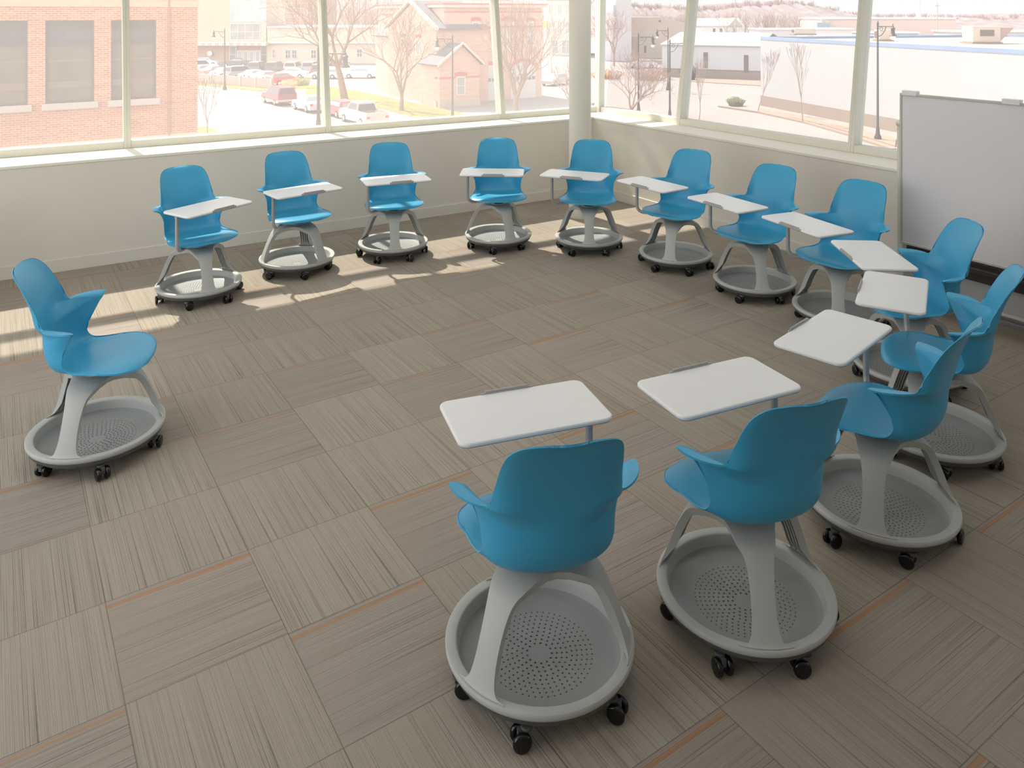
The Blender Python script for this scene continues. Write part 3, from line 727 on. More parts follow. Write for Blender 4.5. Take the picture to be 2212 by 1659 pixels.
# --- old brick fire hall
M_fb = brickmat('salmon_brick', (212, 160, 138), (222, 184, 162), (222, 202, 188)); M_red = mat('red_brick_trim', (206, 112, 96), .85, noise=.05, nscale=2)
M_slate = mat('grey_slate_roof', (112, 110, 112), .9, noise=.05, nscale=3); M_cream = mat('cream_cornice', (216, 200, 186), .8)
t = empty('fire_hall', (39, 70, GZ)); tag(t, 'old salmon brick hall with red trim, slate gables and white arched doors', 'building')
block('main_wall', t, [(34.4, 64.8), (46.3, 64.8), (46.3, 86), (36.7, 86)], GZ, 2.7, M_fb)
m = MB(); m.prism([(34.1, 64.4), (46.7, 64.4), (46.7, 86.4), (36.3, 86.4)], 2.7, 3.0); m.build('cornice', M_cream, t)
m = MB(); m.prism([(34.0, 64.3), (46.8, 64.3), (46.8, 86.5), (36.2, 86.5)], 3.0, 3.12); m.build('roof', M_red, t)
# transept with gable towards the street
m = MB(); gx = [(33.3, 64.4), (39.3, 64.4), (39.3, 75.6), (33.3, 75.6)]
m.prism(gx, GZ, .55); m.add([(33.3, 64.4, .55), (33.3, 75.6, .55), (33.3, 70, 3.15), (39.3, 64.4, .55), (39.3, 75.6, .55), (39.3, 70, 3.15)], [(0, 2, 1), (3, 4, 5), (0, 3, 5, 2), (1, 2, 5, 4)]); m.build('transept_wall', M_fb, t)
m = MB(); m.add([(33.0, 64.0, .50), (39.3, 64.0, .50), (39.3, 70, 3.3), (33.0, 70, 3.3), (33.0, 64.0, .62), (39.3, 64.0, .62), (39.3, 70, 3.42), (33.0, 70, 3.42)], [(0,1,2,3),(4,7,6,5),(0,4,5,1),(1,5,6,2),(3,2,6,7),(0,3,7,4)])
m.add([(33.0, 76, .50), (39.3, 76, .50), (39.3, 70, 3.3), (33.0, 70, 3.3), (33.0, 76, .62), (39.3, 76, .62), (39.3, 70, 3.42), (33.0, 70, 3.42)], [(0,3,2,1),(4,5,6,7),(0,1,5,4),(1,2,6,5),(3,7,6,2),(0,4,7,3)]); m.build('roof', M_slate, t)
m = MB()
for s_ in (-1, 1): m.add([(32.95, 70+s_*6.1, .42), (32.95, 70, 3.26), (32.95, 70, 3.6), (32.95, 70+s_*6.1, .72), (33.3, 70+s_*6.1, .42), (33.3, 70, 3.26), (33.3, 70, 3.6), (33.3, 70+s_*6.1, .72)], [(0,1,2,3),(4,7,6,5),(0,4,5,1),(2,6,7,3),(0,3,7,4)])
m.build('bargeboard', M_cream, t)
# lower lean-to roof left of the gable
MB().prism([(33.9, 76), (36, 76), (36, 82), (34.6, 82)], GZ, -.5).build('lean_to_wall', M_fb, t); m = MB(); m.add([(33.6, 75.8, -.5), (36.6, 75.8, 1.2), (36.6, 82.2, 1.2), (34.3, 82.2, -.5)], [(0, 1, 2, 3)]); m.build('lean_to_roof', M_slate, t, solid=.12)
# front wing with small gable
m = MB(); wv = [(32.4, 62.0), (36.8, 62.0), (36.8, 66), (32.4, 66)]; m.prism(wv, GZ, -2.76)
m.add([(32.4, 62, -2.76), (36.8, 62, -2.76), (34.75, 62, -.95), (32.4, 66, -2.76), (36.8, 66, -2.76), (34.75, 66, -.95)], [(0, 1, 2), (3, 5, 4), (0, 2, 5, 3), (1, 4, 5, 2)]); m.build('wing_wall', M_fb, t)
m = MB()
for xe in (32.1, 37.1): m.add([(xe, 61.75, -2.95), (34.75, 61.75, -.93), (34.75, 66, -.93), (xe, 66, -2.95), (xe, 61.75, -2.83), (34.75, 61.75, -.80), (34.75, 66, -.80), (xe, 66, -2.83)], [(0,1,2,3),(4,7,6,5),(0,4,5,1),(2,6,7,3),(0,3,7,4)])
m.build('wing_roof', M_slate, t)
m = MB()
for xe in (32.0, 37.2): m.add([(xe, 61.6, -3.02), (34.75, 61.6, -.88), (34.75, 61.6, -.62), (xe, 61.6, -2.75), (xe, 61.75, -3.02), (34.75, 61.75, -.88), (34.75, 61.75, -.62), (xe, 61.75, -2.75)], [(0,1,2,3),(4,7,6,5),(0,4,5,1),(2,6,7,3),(0,3,7,4)])
m.build('bargeboard', M_cream, t)
ff = face((34, 64.8), (46.3, 64.8)); wf = face((32.4, 62.0), (36.8, 62.0)); lf = face((36.7, 85.5), (32.35, 62.4)); tf = face((33.3, 75.6), (33.3, 64.4))
m = MB(); ff(m, .3, 12.35, 0, .06, .62, .78); ff(m, .3, 12.35, 0, .06, 2.2, 2.3); wf(m, -.05, 4.45, 0, .05, -4.15, -4.0); lf(m, 1, 23.4, 0, .07, -4.15, -4.0); lf(m, 1, 9.5, 0, .07, 1.9, 2.05); m.build('string_course', M_red, t)
m = MB(); wf(m, -.05, 4.45, 0, .08, GZ, -6.3); lf(m, 0, 23.4, 0, .1, GZ, -6.3); m.build('stone_base', M_stone, t)
def arch(bar, par, a0, a1, z, rise, th, m_, out=.08):
    mb = MB(); n = 8; 
    for i in range(n):
        t0, t1 = i/n, (i+1)/n
        a_, b_ = a0+(a1-a0)*t0, a0+(a1-a0)*t1
        za = z+rise*math.sin(pi*(t0+t1)/2)
        bar(mb, a_-.01, b_+.01, 0, out, za, za+th)
    mb.build('arch', m_, par)
for a0, a1, z0, z1 in [(3.62, 4.5, -1.64, 1.24), (7.32, 7.9, -1.73, 1.17), (8.07, 8.65, -1.75, 1.17), (10.43, 11.27, -1.42, 1.2)]: window(ff, t, a0, a1, z0, z1, .13, M_wing, M_winf, 0, 1)
arch(ff, t, 3.5, 4.65, 1.3, .12, .3, M_red); arch(ff, t, 7.15, 8.85, 1.25, .25, .32, M_red); arch(ff, t, 10.3, 11.4, 1.25, .12, .28, M_red)
for a0, a1, z1 in ((4.5, 7.26, -3.75), (8.3, 11.5, -3.55)):
    m = MB(); ff(m, a0, a1, 0, .06, GZ, z1); d_ = m.build('garage_door', mat('white_painted_door', (208, 202, 198), .6), t)
    m = MB()
    for i in range(6): ff(m, a0+.12+i*(a1-a0-.1)/6, a0+.02+(i+1)*(a1-a0-.1)/6-.02, .06, .075, -4.95, -4.6)
    m.build('pane', M_wind, d_); arch(ff, t, a0-.2, a1+.2, z1-.1, .65, .32, M_red, .1)
    m = MB(); n_ = 12
    for i in range(n_): ff(m, a0+(a1-a0)*i/n_, a0+(a1-a0)*(i+1)/n_, 0, .05, z1, z1-.1+.65*math.sin(pi*(i+.5)/n_)); 
    m.build('fanlight', M_winf, t)
window(wf, t, 1.77, 2.8, -5.85, -4.0, .13, M_wing, M_winf, 0, 1); arch(wf, t, 1.6, 2.95, -3.95, .1, .28, M_red)
window(lf, t, 21.33, 22.6, -5.8, -4.1, .16, M_wing, M_winf, 1, 1); arch(lf, t, 21.2, 22.8, -3.85, .1, .25, M_red)
window(tf, t, 3.4, 4.4, -2.2, -.5, .14, M_wing, M_winf, 1); window(tf, t, 6.8, 7.8, -2.2, -.5, .14, M_wing, M_winf, 1); arch(tf, t, 3.3, 4.5, -.4, .1, .25, M_red); arch(tf, t, 6.7, 7.9, -.4, .1, .25, M_red)
window(lf, t, 4.6, 5.9, -.6, 1.4, .16, M_wing, M_winf); window(lf, t, 2, 3.0, -4, -2.0, .16, M_wing, M_winf)
attach(t)

# --- cream flats, white block, beige gabled store
M_flat = mat('cream_stucco', (206, 194, 184), .9, noise=.03, nscale=.3)
af = face((96.42, 133.19), (103.22, 128.7)); t = empty('apartment_building', (100, 131, GZ)); tag(t, 'cream apartment building with paired windows just left of the column', 'building')
m = MB(); af(m, 0, 8.2, -12, 0, GZ, 9); m.build('wall', M_flat, t)
for z0 in (-2.19, 1.69, 5.6):
    for a0 in (.49, 2.38, 4.07, 5.9): window(af, t, a0, a0+.95, z0, z0+2.48, .12, M_wing, None, 1, 1)
for a0, a1 in ((1.19, 2.58), (3.28, 5.37)): window(af, t, a0, a1, -6.57, -3.58, .14, mat('shop_glass', (156, 162, 154), .2, noise=.1, nscale=.5), None, 1, 1, name='shop_window')
m = MB(); af(m, -.6, .3, .3, .5, -1.0, .5); m.build('hanging_sign', mat('amber_sign', (232, 182, 110), .7), t)
attach(t)
wf2 = face((93.18, 111.37), (98.16, 108.09)); t = empty('white_tower_house', (96, 110, GZ)); tag(t, 'tall white building with two small windows right of the column', 'building')
m = MB(); wf2(m, 0, 5.96, -9, 0, GZ, 7.3); m.build('wall', mat('white_render', (206, 198, 196), .9, noise=.02, nscale=.3), t)
window(wf2, t, 2.45, 3.16, 1.38, 3.75, .1, M_wing); window(wf2, t, 2.54, 3.16, -1.07, .42, .1, M_wing); attach(t)
gf = face((104.61, 115.81), (114.3, 109.42)); t = empty('gabled_store', (109, 112.5, GZ)); tag(t, 'beige gabled building with a dark doorway beyond the leafless trees', 'building')
m = MB(); gf(m, 0, 11.61, -14, 0, GZ, -.2)
d = Vector((.8347, -.5507)); p = Vector((104.61, 115.81)); 
def gp(a, b, z): q = p+d*a+Vector((.5507, .8347))*b; return (q.x, q.y, z)
m.add([gp(0, 0, -.2), gp(0, 0, 1.34), gp(7.2, 0, 1.34), gp(11.61, 0, 0), gp(11.61, 0, -.2), gp(0, 14, -.2), gp(0, 14, 1.34), gp(7.2, 14, 1.34), gp(11.61, 14, 0), gp(11.61, 14, -.2)], [(0,4,3,2,1),(5,6,7,8,9),(1,2,7,6),(2,3,8,7),(3,4,9,8),(0,1,6,5)])
m.build('wall', mat('beige_stucco', (204, 186, 170), .9, noise=.03, nscale=.3), t)
window(gf, t, .19, 1.97, GZ, -2.5, .1, mat('brown_door', (184, 160, 144), .8), None, 1, name='doorway'); window(gf, t, 2.81, 3.47, -6.0, -4.37, .08, M_wind); window(gf, t, 10.39, 11.05, -6.15, -4.28, .08, M_wind)
m = MB().lathe([(0, 0), (.22, 0), (.22, .1), (0, .1)], 14, Matrix.Translation(gp(6.1, -.08, .55)) @ Matrix.Rotation(R(90), 4, Vector((.8347, -.5507, 0)))).build('vent', M_wind, t)
attach(t)

# --- white warehouse with blue parapet and the low annexe
M_ware = mat('white_ribbed_cladding', (182, 179, 177), .8, noise=.015, nscale=.15); M_blue = mat('blue_parapet', (142, 158, 184), .7, noise=.1, nscale=.3); M_gravel = mat('tan_gravel_roof', (176, 160, 148), 1, noise=.04, nscale=.5)
t = empty('warehouse', (58, 34, GZ)); tag(t, 'long white warehouse with a blue parapet stripe opposite the right windows', 'building')
A, B = Vector((59.5, 46.5)), Vector((50.6, 19.0)); dd = (B-A).normalized(); B2 = A+dd*60; nn = Vector((-dd.y, dd.x))
fp = [tuple(A), tuple(B2), tuple(B2+nn*46), tuple(A+nn*30)]
block('wall', t, fp, GZ, -.47, M_ware)
kf = face(tuple(A), tuple(B2))
m = MB(); 
def edge(m, P, Q, w, z0, z1):
    P, Q = Vector(P), Vector(Q); e = (Q-P).normalized(); n = Vector((-e.y, e.x))*w
    m.prism([tuple(P-n*.1), tuple(Q-n*.1), tuple(Q+n), tuple(P+n)], z0, z1)
for i in range(4): edge(m, fp[i], fp[(i+1) % 4], .3, -.47, -.18)
m.build('parapet', M_blue, t)
block('roof', t, [tuple(Vector(q)*.995+Vector((58, 34))*.005) for q in fp], -.62, -.42, M_gravel)
m = MB(); edge(m, fp[0], fp[1], .2, GZ, GZ+1.0); m.build('plinth', M_curb, t)
attach(t)
t = empty('annexe', (83, 72, GZ)); tag(t, 'low white annexe with two narrow windows and white roof', 'building')
qf = face((76.8, 77.9), (83.64, 66.15))
m = MB(); qf(m, 0, 13.6, -22, 0, GZ+1.2, -2.4); m.build('wall', mat('white_painted_annexe', (196, 194, 193), .8, noise=.015, nscale=.3), t)
m = MB(); qf(m, 0, 13.6, -21.9, -.1, GZ, GZ+1.2); m.build('plinth', M_curb, t)
qo = Vector((76.8, 77.9)); qd = (Vector((83.64, 66.15))-qo).normalized(); qn = Vector((-qd.y, qd.x))
def qp(a, b, z): q = qo+qd*a+qn*b; return (q.x, q.y, z)
m = MB(); m.add([qp(-.2, -.3, -2.4), qp(13.6, -.3, -2.4), qp(13.6, 11, -.9), qp(-.2, 11, -.9), qp(13.6, 22, -2.2), qp(-.2, 22, -2.2)], [(0, 1, 2, 3), (3, 2, 4, 5)]); m.build('roof', mat('white_metal_roof', (190, 188, 186), .7), t, solid=.1, off=1)
window(qf, t, 5.9, 6.5, -5.52, -3.33, .08, M_wind, M_wind); window(qf, t, 11.4, 12.0, -5.86, -3.59, .08, M_wind, M_wind); attach(t)
def rtu(name, lab, c, sx, sy, z, hh, rz, hood=False):
    t = empty(name, (c[0], c[1], z), rz); tag(t, lab, 'rooftop unit')
    MB().box(-sx/2, sx/2, -sy/2, sy/2, .15, hh).build('housing', mat('galvanised_tan', (206, 188, 170), .7, noise=.03, nscale=2), t, bevel=.03)
    MB().box(-sx/2-.1, sx/2+.1, -sy/2-.1, sy/2+.1, .005, .15).build('curb', M_curb, t)
    if hood:
        m = MB(); m.add([(sx/2, -sy/2, hh-.1), (sx/2, sy/2, hh-.1), (sx/2+1.1, sy/2, hh-.1), (sx/2+1.1, -sy/2, hh-.1), (sx/2, -sy/2, .25), (sx/2, sy/2, .25)], [(0,1,2,3),(0,3,4),(1,5,2),(3,2,5,4)]); m.build('hood', mat('hood_brown', (176, 150, 136), .8), t)
        MB().box(-sx/4, sx/4, -sy/2-.04, -sy/2-.005, hh*.45, hh*.8).build('louvre', M_wind, t)
    else:
        MB().box(-sx/2-.05, -sx/2-.005, -sy/3, sy/3, .3, hh*.85).build('louvre', M_wind, t)
rtu('rooftop_unit', 'pair of small grey rooftop boxes at the back of the warehouse roof', (75.6, 53.5), 2.4, 1.2, -.42, .75, R(-33))
rtu('rooftop_unit', 'grey ribbed rooftop unit beside the mullion on the warehouse roof', (64.4, 36.8), 1.2, 1.0, -.42, 1.05, R(-33))
rtu('rooftop_unit', 'large tan rooftop unit with a sloping hood above the whiteboard', (65.7, 28.9), 2.3, 1.6, -.42, 1.45, R(-33), True)

# --- distance: hills, far shed, house, stack
hp = [((115.98,419.8),7.96),((144.69,400.85),9.19),((156.99,392.74),10.42),((171.35,383.27),9.19),((206.21,360.26),9.19),((243.13,335.91),9.19),((259.53,325.09),9.19),((267.73,319.67),8.45),((275.94,314.26),7.71),((284.14,308.85),6.24),((292.34,303.44),5.75),((304.65,295.32),5.26),((312.85,289.91),4.77),((321.05,284.5),6.24),((329.26,279.09),7.22),((339.51,272.32),7.71),((349.76,265.56),8.45),((357.97,260.14),7.22),((368.22,253.38),4.27),((378.48,246.61),1.57),((386.68,241.2),.1),((398.98,233.08),.34),((411.29,224.97),1.08),((423.59,216.85),-.15),((433.85,210.08),-1.13),((444.1,203.32),.34),((454.76,196.28),1.08),((472.81,184.38),.34)]
M_hill = mat('bare_wooded_hill', (150, 138, 136), 1, spec=0, noise=.16, nscale=.12)
rows = []; rnd = random.Random(3)
top_ = []
for (a, b) in zip(hp[:-1], hp[1:]):
    for i in range(8):
        u = i/8; top_.append((a[0][0]*(1-u)+b[0][0]*u, a[0][1]*(1-u)+b[0][1]*u, a[1]*(1-u)+b[1]*u+rnd.uniform(-.7, .7)))
top_.append((*hp[-1][0], hp[-1][1]))
f2 = Vector((.5507, .8347))
for off, k_ in ((-120, 0), (-80, .25), (-40, .6), (-15, .88), (0, 1), (30, 1.02), (90, .7), (160, 0)):
    rows.append([(x+f2.x*off, y+f2.y*off, GZ+(z-GZ)*k_+(rnd.uniform(-.4, .4) if 0 < k_ < 1 else 0)) for x, y, z in top_])
o = MB().grid(rows).build('hill', M_hill, smooth=True); tag(o, kind='structure')
t = empty('distant_shed', (231.7, 151.7, GZ)); tag(t, 'long low distant brick shed with a white roof edge beyond the warehouse', 'building')
sf = face((224.77, 156.34), (262, 131.8))
m = MB(); sf(m, 0, 44, -20, 0, GZ, .2); m.build('wall', mat('faded_pink_wall', (226, 200, 186), .9, noise=.03, nscale=.1), t); m = MB(); sf(m, -.3, 44, -20, .4, .2, .75); m.build('roof_edge', M_cap, t)
m = MB(); sf(m, -3, 1.2, .2, 4, GZ, -.9); m.build('teal_bay', mat('faded_teal', (160, 186, 192), .9), t); attach(t)
t = empty('distant_house', (174, 153.7, GZ)); tag(t, 'pale distant house with a grey gabled roof below the wooded hill', 'house')
hf = face((169.47, 156.88), (179.02, 150.58))
m = MB(); hf(m, 0, 11.4, -8, 0, GZ, -1.6); m.build('wall', mat('pale_siding', (228, 222, 218), .9), t)
hx = Vector((169.47, 156.88)); 
def hq(a, b, z): q = hx+Vector((.8347, -.5507))*a+Vector((.5507, .8347))*b; return (q.x, q.y, z)
m = MB(); m.add([hq(-.4, -.4, -1.6), hq(11.8, -.4, -1.6), hq(11.8, 4, .7), hq(-.4, 4, .7), hq(11.8, 8.4, -1.6), hq(-.4, 8.4, -1.6)], [(0,1,2,3),(3,2,4,5),(1,4,2),(0,3,5)])
m.add([hq(7.4, -.6, -1.6), hq(11.6, -.6, -1.6), hq(9.5, -.6, .8), hq(9.5, 4, .8), hq(7.4, 3, -1.6), hq(11.6, 3, -1.6)], [(0,1,2),(0,2,3,4),(1,5,3,2)]); m.build('roof', mat('weathered_roof', (196, 186, 180), .95), t)
for a0 in (3, 5, 9): window(hf, t, a0, a0+.9, -3.4, -2.2, .12, M_wind)
attach(t)
o = MB().cyl((0, 0, 0), (0, 0, 16), .9, .75, 16).build('smokestack', mat('pale_stack', (232, 222, 218), .9), smooth=True); o.location = (290.5, 160.9, GZ); tag(o, 'tall pale smokestack in the distance above the warehouse roof', 'smokestack')

# --- utility poles
M_pole = mat('weathered_pole', (206, 180, 164), .9)
for (x, y, hh, lab, r) in [(138.15, 117.64, 14, 'thin wooden utility pole in front of the wooded hill', .12), (196.5, 103.1, 12, 'thin utility pole rising beyond the warehouse roof', .13), (67.7, 92.2, 17, 'tall slim utility pole among the leafless trees right of the column', .11)]:
    t = MB().cyl((0, 0, 0), (0, 0, hh), r, r*.8, 10).build('utility_pole', M_pole, smooth=True); t.location = (x, y, GZ); tag(t, lab, 'utility pole')
    MB().box(-1.1, 1.1, -.06, .06, hh-1.2, hh-1.05).build('crossarm', M_pole, t)

# --- street lamps
M_iron = mat('dark_iron', (78, 70, 66), .5); M_globe = mat('frosted_globe', (244, 240, 232), .3)
def lamp(x, y, rz, lab, hh=7.0, arms=1, sc=1.0):
    t = empty('street_lamp', (x, y, GZ), rz); hh /= sc; t.scale = (sc, sc, sc); tag(t, lab, 'street lamp', 'black street lamps')
    m = MB(); m.lathe([(0, 0), (.26, 0), (.24, .25), (.15, .45), (.11, .9), (.085, 1.0), (.06, hh), (.0, hh+.02)], 14); m.lathe([(0, hh), (.09, hh+.02), (.05, hh+.16), (0, hh+.34)], 10); m.build('post', M_iron, t, smooth=True)
    for s_ in ([1] if arms == 1 else [1, -1]):
        m = MB(); m.tube([(0, 0, hh-.12), (s_*1.35, 0, hh-.12)], .035, 8); m.tube([(0, 0, hh-.85), (s_*.35, 0, hh-.72), (s_*.62, 0, hh-.38), (s_*.7, 0, hh-.14)], .03, 8)
        m.tube([(s_*(.30+.13*cos(a/8*2*pi)), 0, hh-.30+.13*sin(a/8*2*pi)) for a in range(9)], .02, 6); m.build('bracket', M_iron, t, smooth=True)
        m = MB(); M_ = Matrix.Translation((s_*1.28, 0, hh-.12)); m.lathe([(0, .22), (.035, .16), (.03, 0), (.06, -.05), (.16, -.12), (.12, -.22), (.13, -.5), (.24, -.62), (.23, -.66), (0, -.66)], 14, M_); hd = m.build('lantern', M_iron, t, smooth=True)
        MB().lathe([(.18, -.66), (.19, -.75), (.15, -.86), (.07, -.93), (0, -.95)], 14, M_).build('globe', M_globe, hd, smooth=True)
ang = R(-33.4)
lamp(19.6, 91.2, ang+pi, 'black street lamp on the pavement just right of the brick building')
lamp(28.6, 52.7, ang+pi, 'black street lamp in front of the old fire hall')
lamp(16.3, 50.3, ang, 'nearest black street lamp, its dark lantern beside the second left window post', 6.3, 1, 1.5)
lamp(44.9, 48.0, ang, 'black street lamp with lantern to the right, closest to the corner column')
lamp(44.0, 43.2, ang, 'black street lamp whose arm runs behind the first right window post', 6.6)
lamp(62.9, 62.6, ang+pi, 'farther black street lamp seen beside a nearer post through the right window', 7.1)
lamp(49.2, 27.9, R(-100), 'black street lamp post standing before the long white warehouse wall', 8.2)

# --- leafless trees
M_bark = mat('grey_brown_bark', (150, 124, 104), .95, noise=.1, nscale=3); M_bark2 = mat('pinkish_twig_bark', (170, 146, 134), .95, noise=.06, nscale=3)
def tree(x, y, hh, seed, lab, m_, r0=.28, split=.28, spread=1.0, depth=6, lean=(0, 0), up=.35, name='leafless_tree', cat='tree', fan=4):
    rnd = random.Random(seed); mb = MB()
    def grow(p, d, L, r, lev):
        n = 3; pts = [p]; q = p; dd = d.copy()
        for i in range(n):
            dd = (dd+Vector((rnd.uniform(-.14, .14), rnd.uniform(-.14, .14), rnd.uniform(0, .12)*up*2))).normalized(); q = q+dd*L/n; pts.append(q)
        r1 = max(r*.66, .012)
        mb.tube(pts, [r+(r1-r)*i/n for i in range(n+1)], 7 if lev > depth-3 else 4)
        if lev <= 0: return
        k = fan if lev == depth else (3 if rnd.random() < .55 else 2); a0 = rnd.uniform(0, 2*pi)
        for i in range(k):
            a = a0+2*pi*i/k+rnd.uniform(-.5, .5); t_ = rnd.uniform(.38, .62)*spread*(1.1 if lev > depth-2 else .95)
            side = dd.cross(Vector((cos(a), sin(a), .3))).normalized()
            nd = (dd*(1-.25*t_)+side*t_+Vector((0, 0, up*.35))).normalized()
            grow(q, nd, L*rnd.uniform(.70, .88) if lev < depth else hh*.24*rnd.uniform(.85, 1.1), r1*(.86 if i == 0 else .7), lev-1)
        if lev > 2 and lev < depth:
            mid = pts[2]; a = rnd.uniform(0, 2*pi); nd = (dd+Vector((cos(a), sin(a), .25))*.9*spread).normalized(); grow(mid, nd, L*.6, r1*.55, lev-2)
    grow(Vector((0, 0, -.1)), Vector((lean[0], lean[1], 1)).normalized(), hh*split, r0, depth)
    o = mb.build(name, m_, smooth=True); o.location = (x, y, GZ); tag(o, lab, cat, 'leafless street trees'); return o
tree(27.6, 73.9, 13.5, 11, 'large leafless tree with leaning trunk behind the parked pickup truck', M_bark, .42, .26, 1.05, 6, (-.16, .08))
tree(28.3, 61.8, 9.2, 5, 'leafless tree on the lawn left of the old fire hall gable', M_bark, .24, .17, .95, 6)
tree(35.6, 53.7, 9.6, 8, 'spreading leafless tree before the white arched garage doors', M_bark, .32, .15, .85, 6, fan=5)
tree(42.2, 46.2, 5.6, 9, 'leafless tree right of the column, nearer its twin trunk', M_bark2, .20, .16, 1.0, 6)
tree(39.6, 50.8, 4.9, 15, 'slanting leafless tree immediately right of the column', M_bark2, .16, .24, .9, 5, (-.2, .1))
tree(9.2, 52.2, 4.6, 21, 'thin leafless sapling at the corner of the brick building', M_bark2, .05, .34, .42, 4, up=.8, name='sapling')
tree(54.8, 43.0, 5.4, 22, 'thin leafless sapling at the left corner of the warehouse', M_bark2, .05, .34, .42, 4, up=.8, name='sapling')
tree(52.3, 36.4, 6.2, 23, 'thin leafless sapling before the middle of the white warehouse wall', M_bark2, .055, .34, .42, 4, up=.8, name='sapling')
tree(44.0, 39.9, 5.6, 24, 'thin leafless sapling just right of the first right window post', M_bark2, .05, .34, .42, 4, up=.8, name='sapling')
tree(86, 99, 9, 31, 'pinkish leafless tree in front of the tall white building', M_bark2, .2, .25, 1.0, 6)
tree(96, 140, 12, 32, 'distant leafless tree between the apartment building and the white building', M_bark2, .25, .25, 1.0, 5)
for i, (x, y, hh) in enumerate([(148, 165, 9), (160, 140, 9.5), (178, 133, 9), (186, 128, 8), (132, 150, 9.5), (70, 152, 12), (77, 146, 11.5), (66, 160, 12)]):
    tree(x, y, hh, 40+i, 'hazy leafless tree in the distance, one of several behind the town buildings', M_bark2, .22, .22, 1.1, 5)
# low shrubs: clump of tangled twigs
def shrub(x, y, r, hh, seed, lab, c, n=90):
    rnd = random.Random(seed); mb = MB()
    for i in range(n):
        a = rnd.uniform(0, 2*pi); q = r*math.sqrt(rnd.random()); b0 = Vector((q*cos(a)*.7, q*sin(a)*.7, 0)); e = Vector((q*cos(a), q*sin(a), hh*(1-.5*(q/r)**2)*rnd.uniform(.7, 1.05)))
        mb.tube([b0, (b0+e)/2+Vector((0, 0, .1)), e], [.03, .025, .012], 4)
        for k in range(3):
            v = Vector((rnd.uniform(-1, 1), rnd.uniform(-1, 1), rnd.uniform(-.2, 1)))*.14*hh; s_ = .09*hh
            mb.add([e+v, e+v+Vector((s_, 0, s_*.4)), e+v+Vector((0, s_, s_))], [(0, 1, 2)])
    o = mb.build('shrub', mat('shrub_twigs', c, 1, spec=.05)); o.location = (x, y, GZ); tag(o, lab, 'shrub'); return o
shrub(57.2, 47.6, .9, .8, 1, 'dark green low shrub at the left corner of the white warehouse', (150, 146, 110), 160)
shrub(71, 74, 2.6, 1.3, 2, 'orange dry shrub left of the first right window post', (190, 152, 122), 160)
shrub(67.5, 79, 2.4, 1.2, 3, 'orange dry shrub farther left near the slim utility pole', (190, 152, 122), 140)
shrub(29.0, 92.0, 1.3, 1.0, 4, 'green grassy shrub beside the car park fence end', (170, 166, 110), 120)
shrub(26.4, 89.0, 1.1, 1.0, 5, 'orange dry grass clump beside the red car', (232, 186, 150), 140)
shrub(75.5, 71.5, 1.1, 1.9, 6, 'round dark shrub beside the first right window post', (120, 112, 104), 200)

# --- car park wall
t = empty('car_park_wall', (21.5, 97, GZ)); tag(t, 'low pinkish wall along the car park', 'wall')
pf = face((16.0, 112.5), (24.8, 89.7)); m = MB(); pf(m, 0, 24.4, -.15, .05, GZ, GZ+1.15); m.build('panel', mat('pinkish_wall', (186, 160, 150), .9, noise=.05, nscale=.6), t)
for i in range(9): m = MB(); pf(m, i*3.0, i*3.0+.3, -.2, .12, GZ, GZ+1.25); m.build('pier', mat('pale_pier', (198, 178, 168), .9), t)
attach(t)

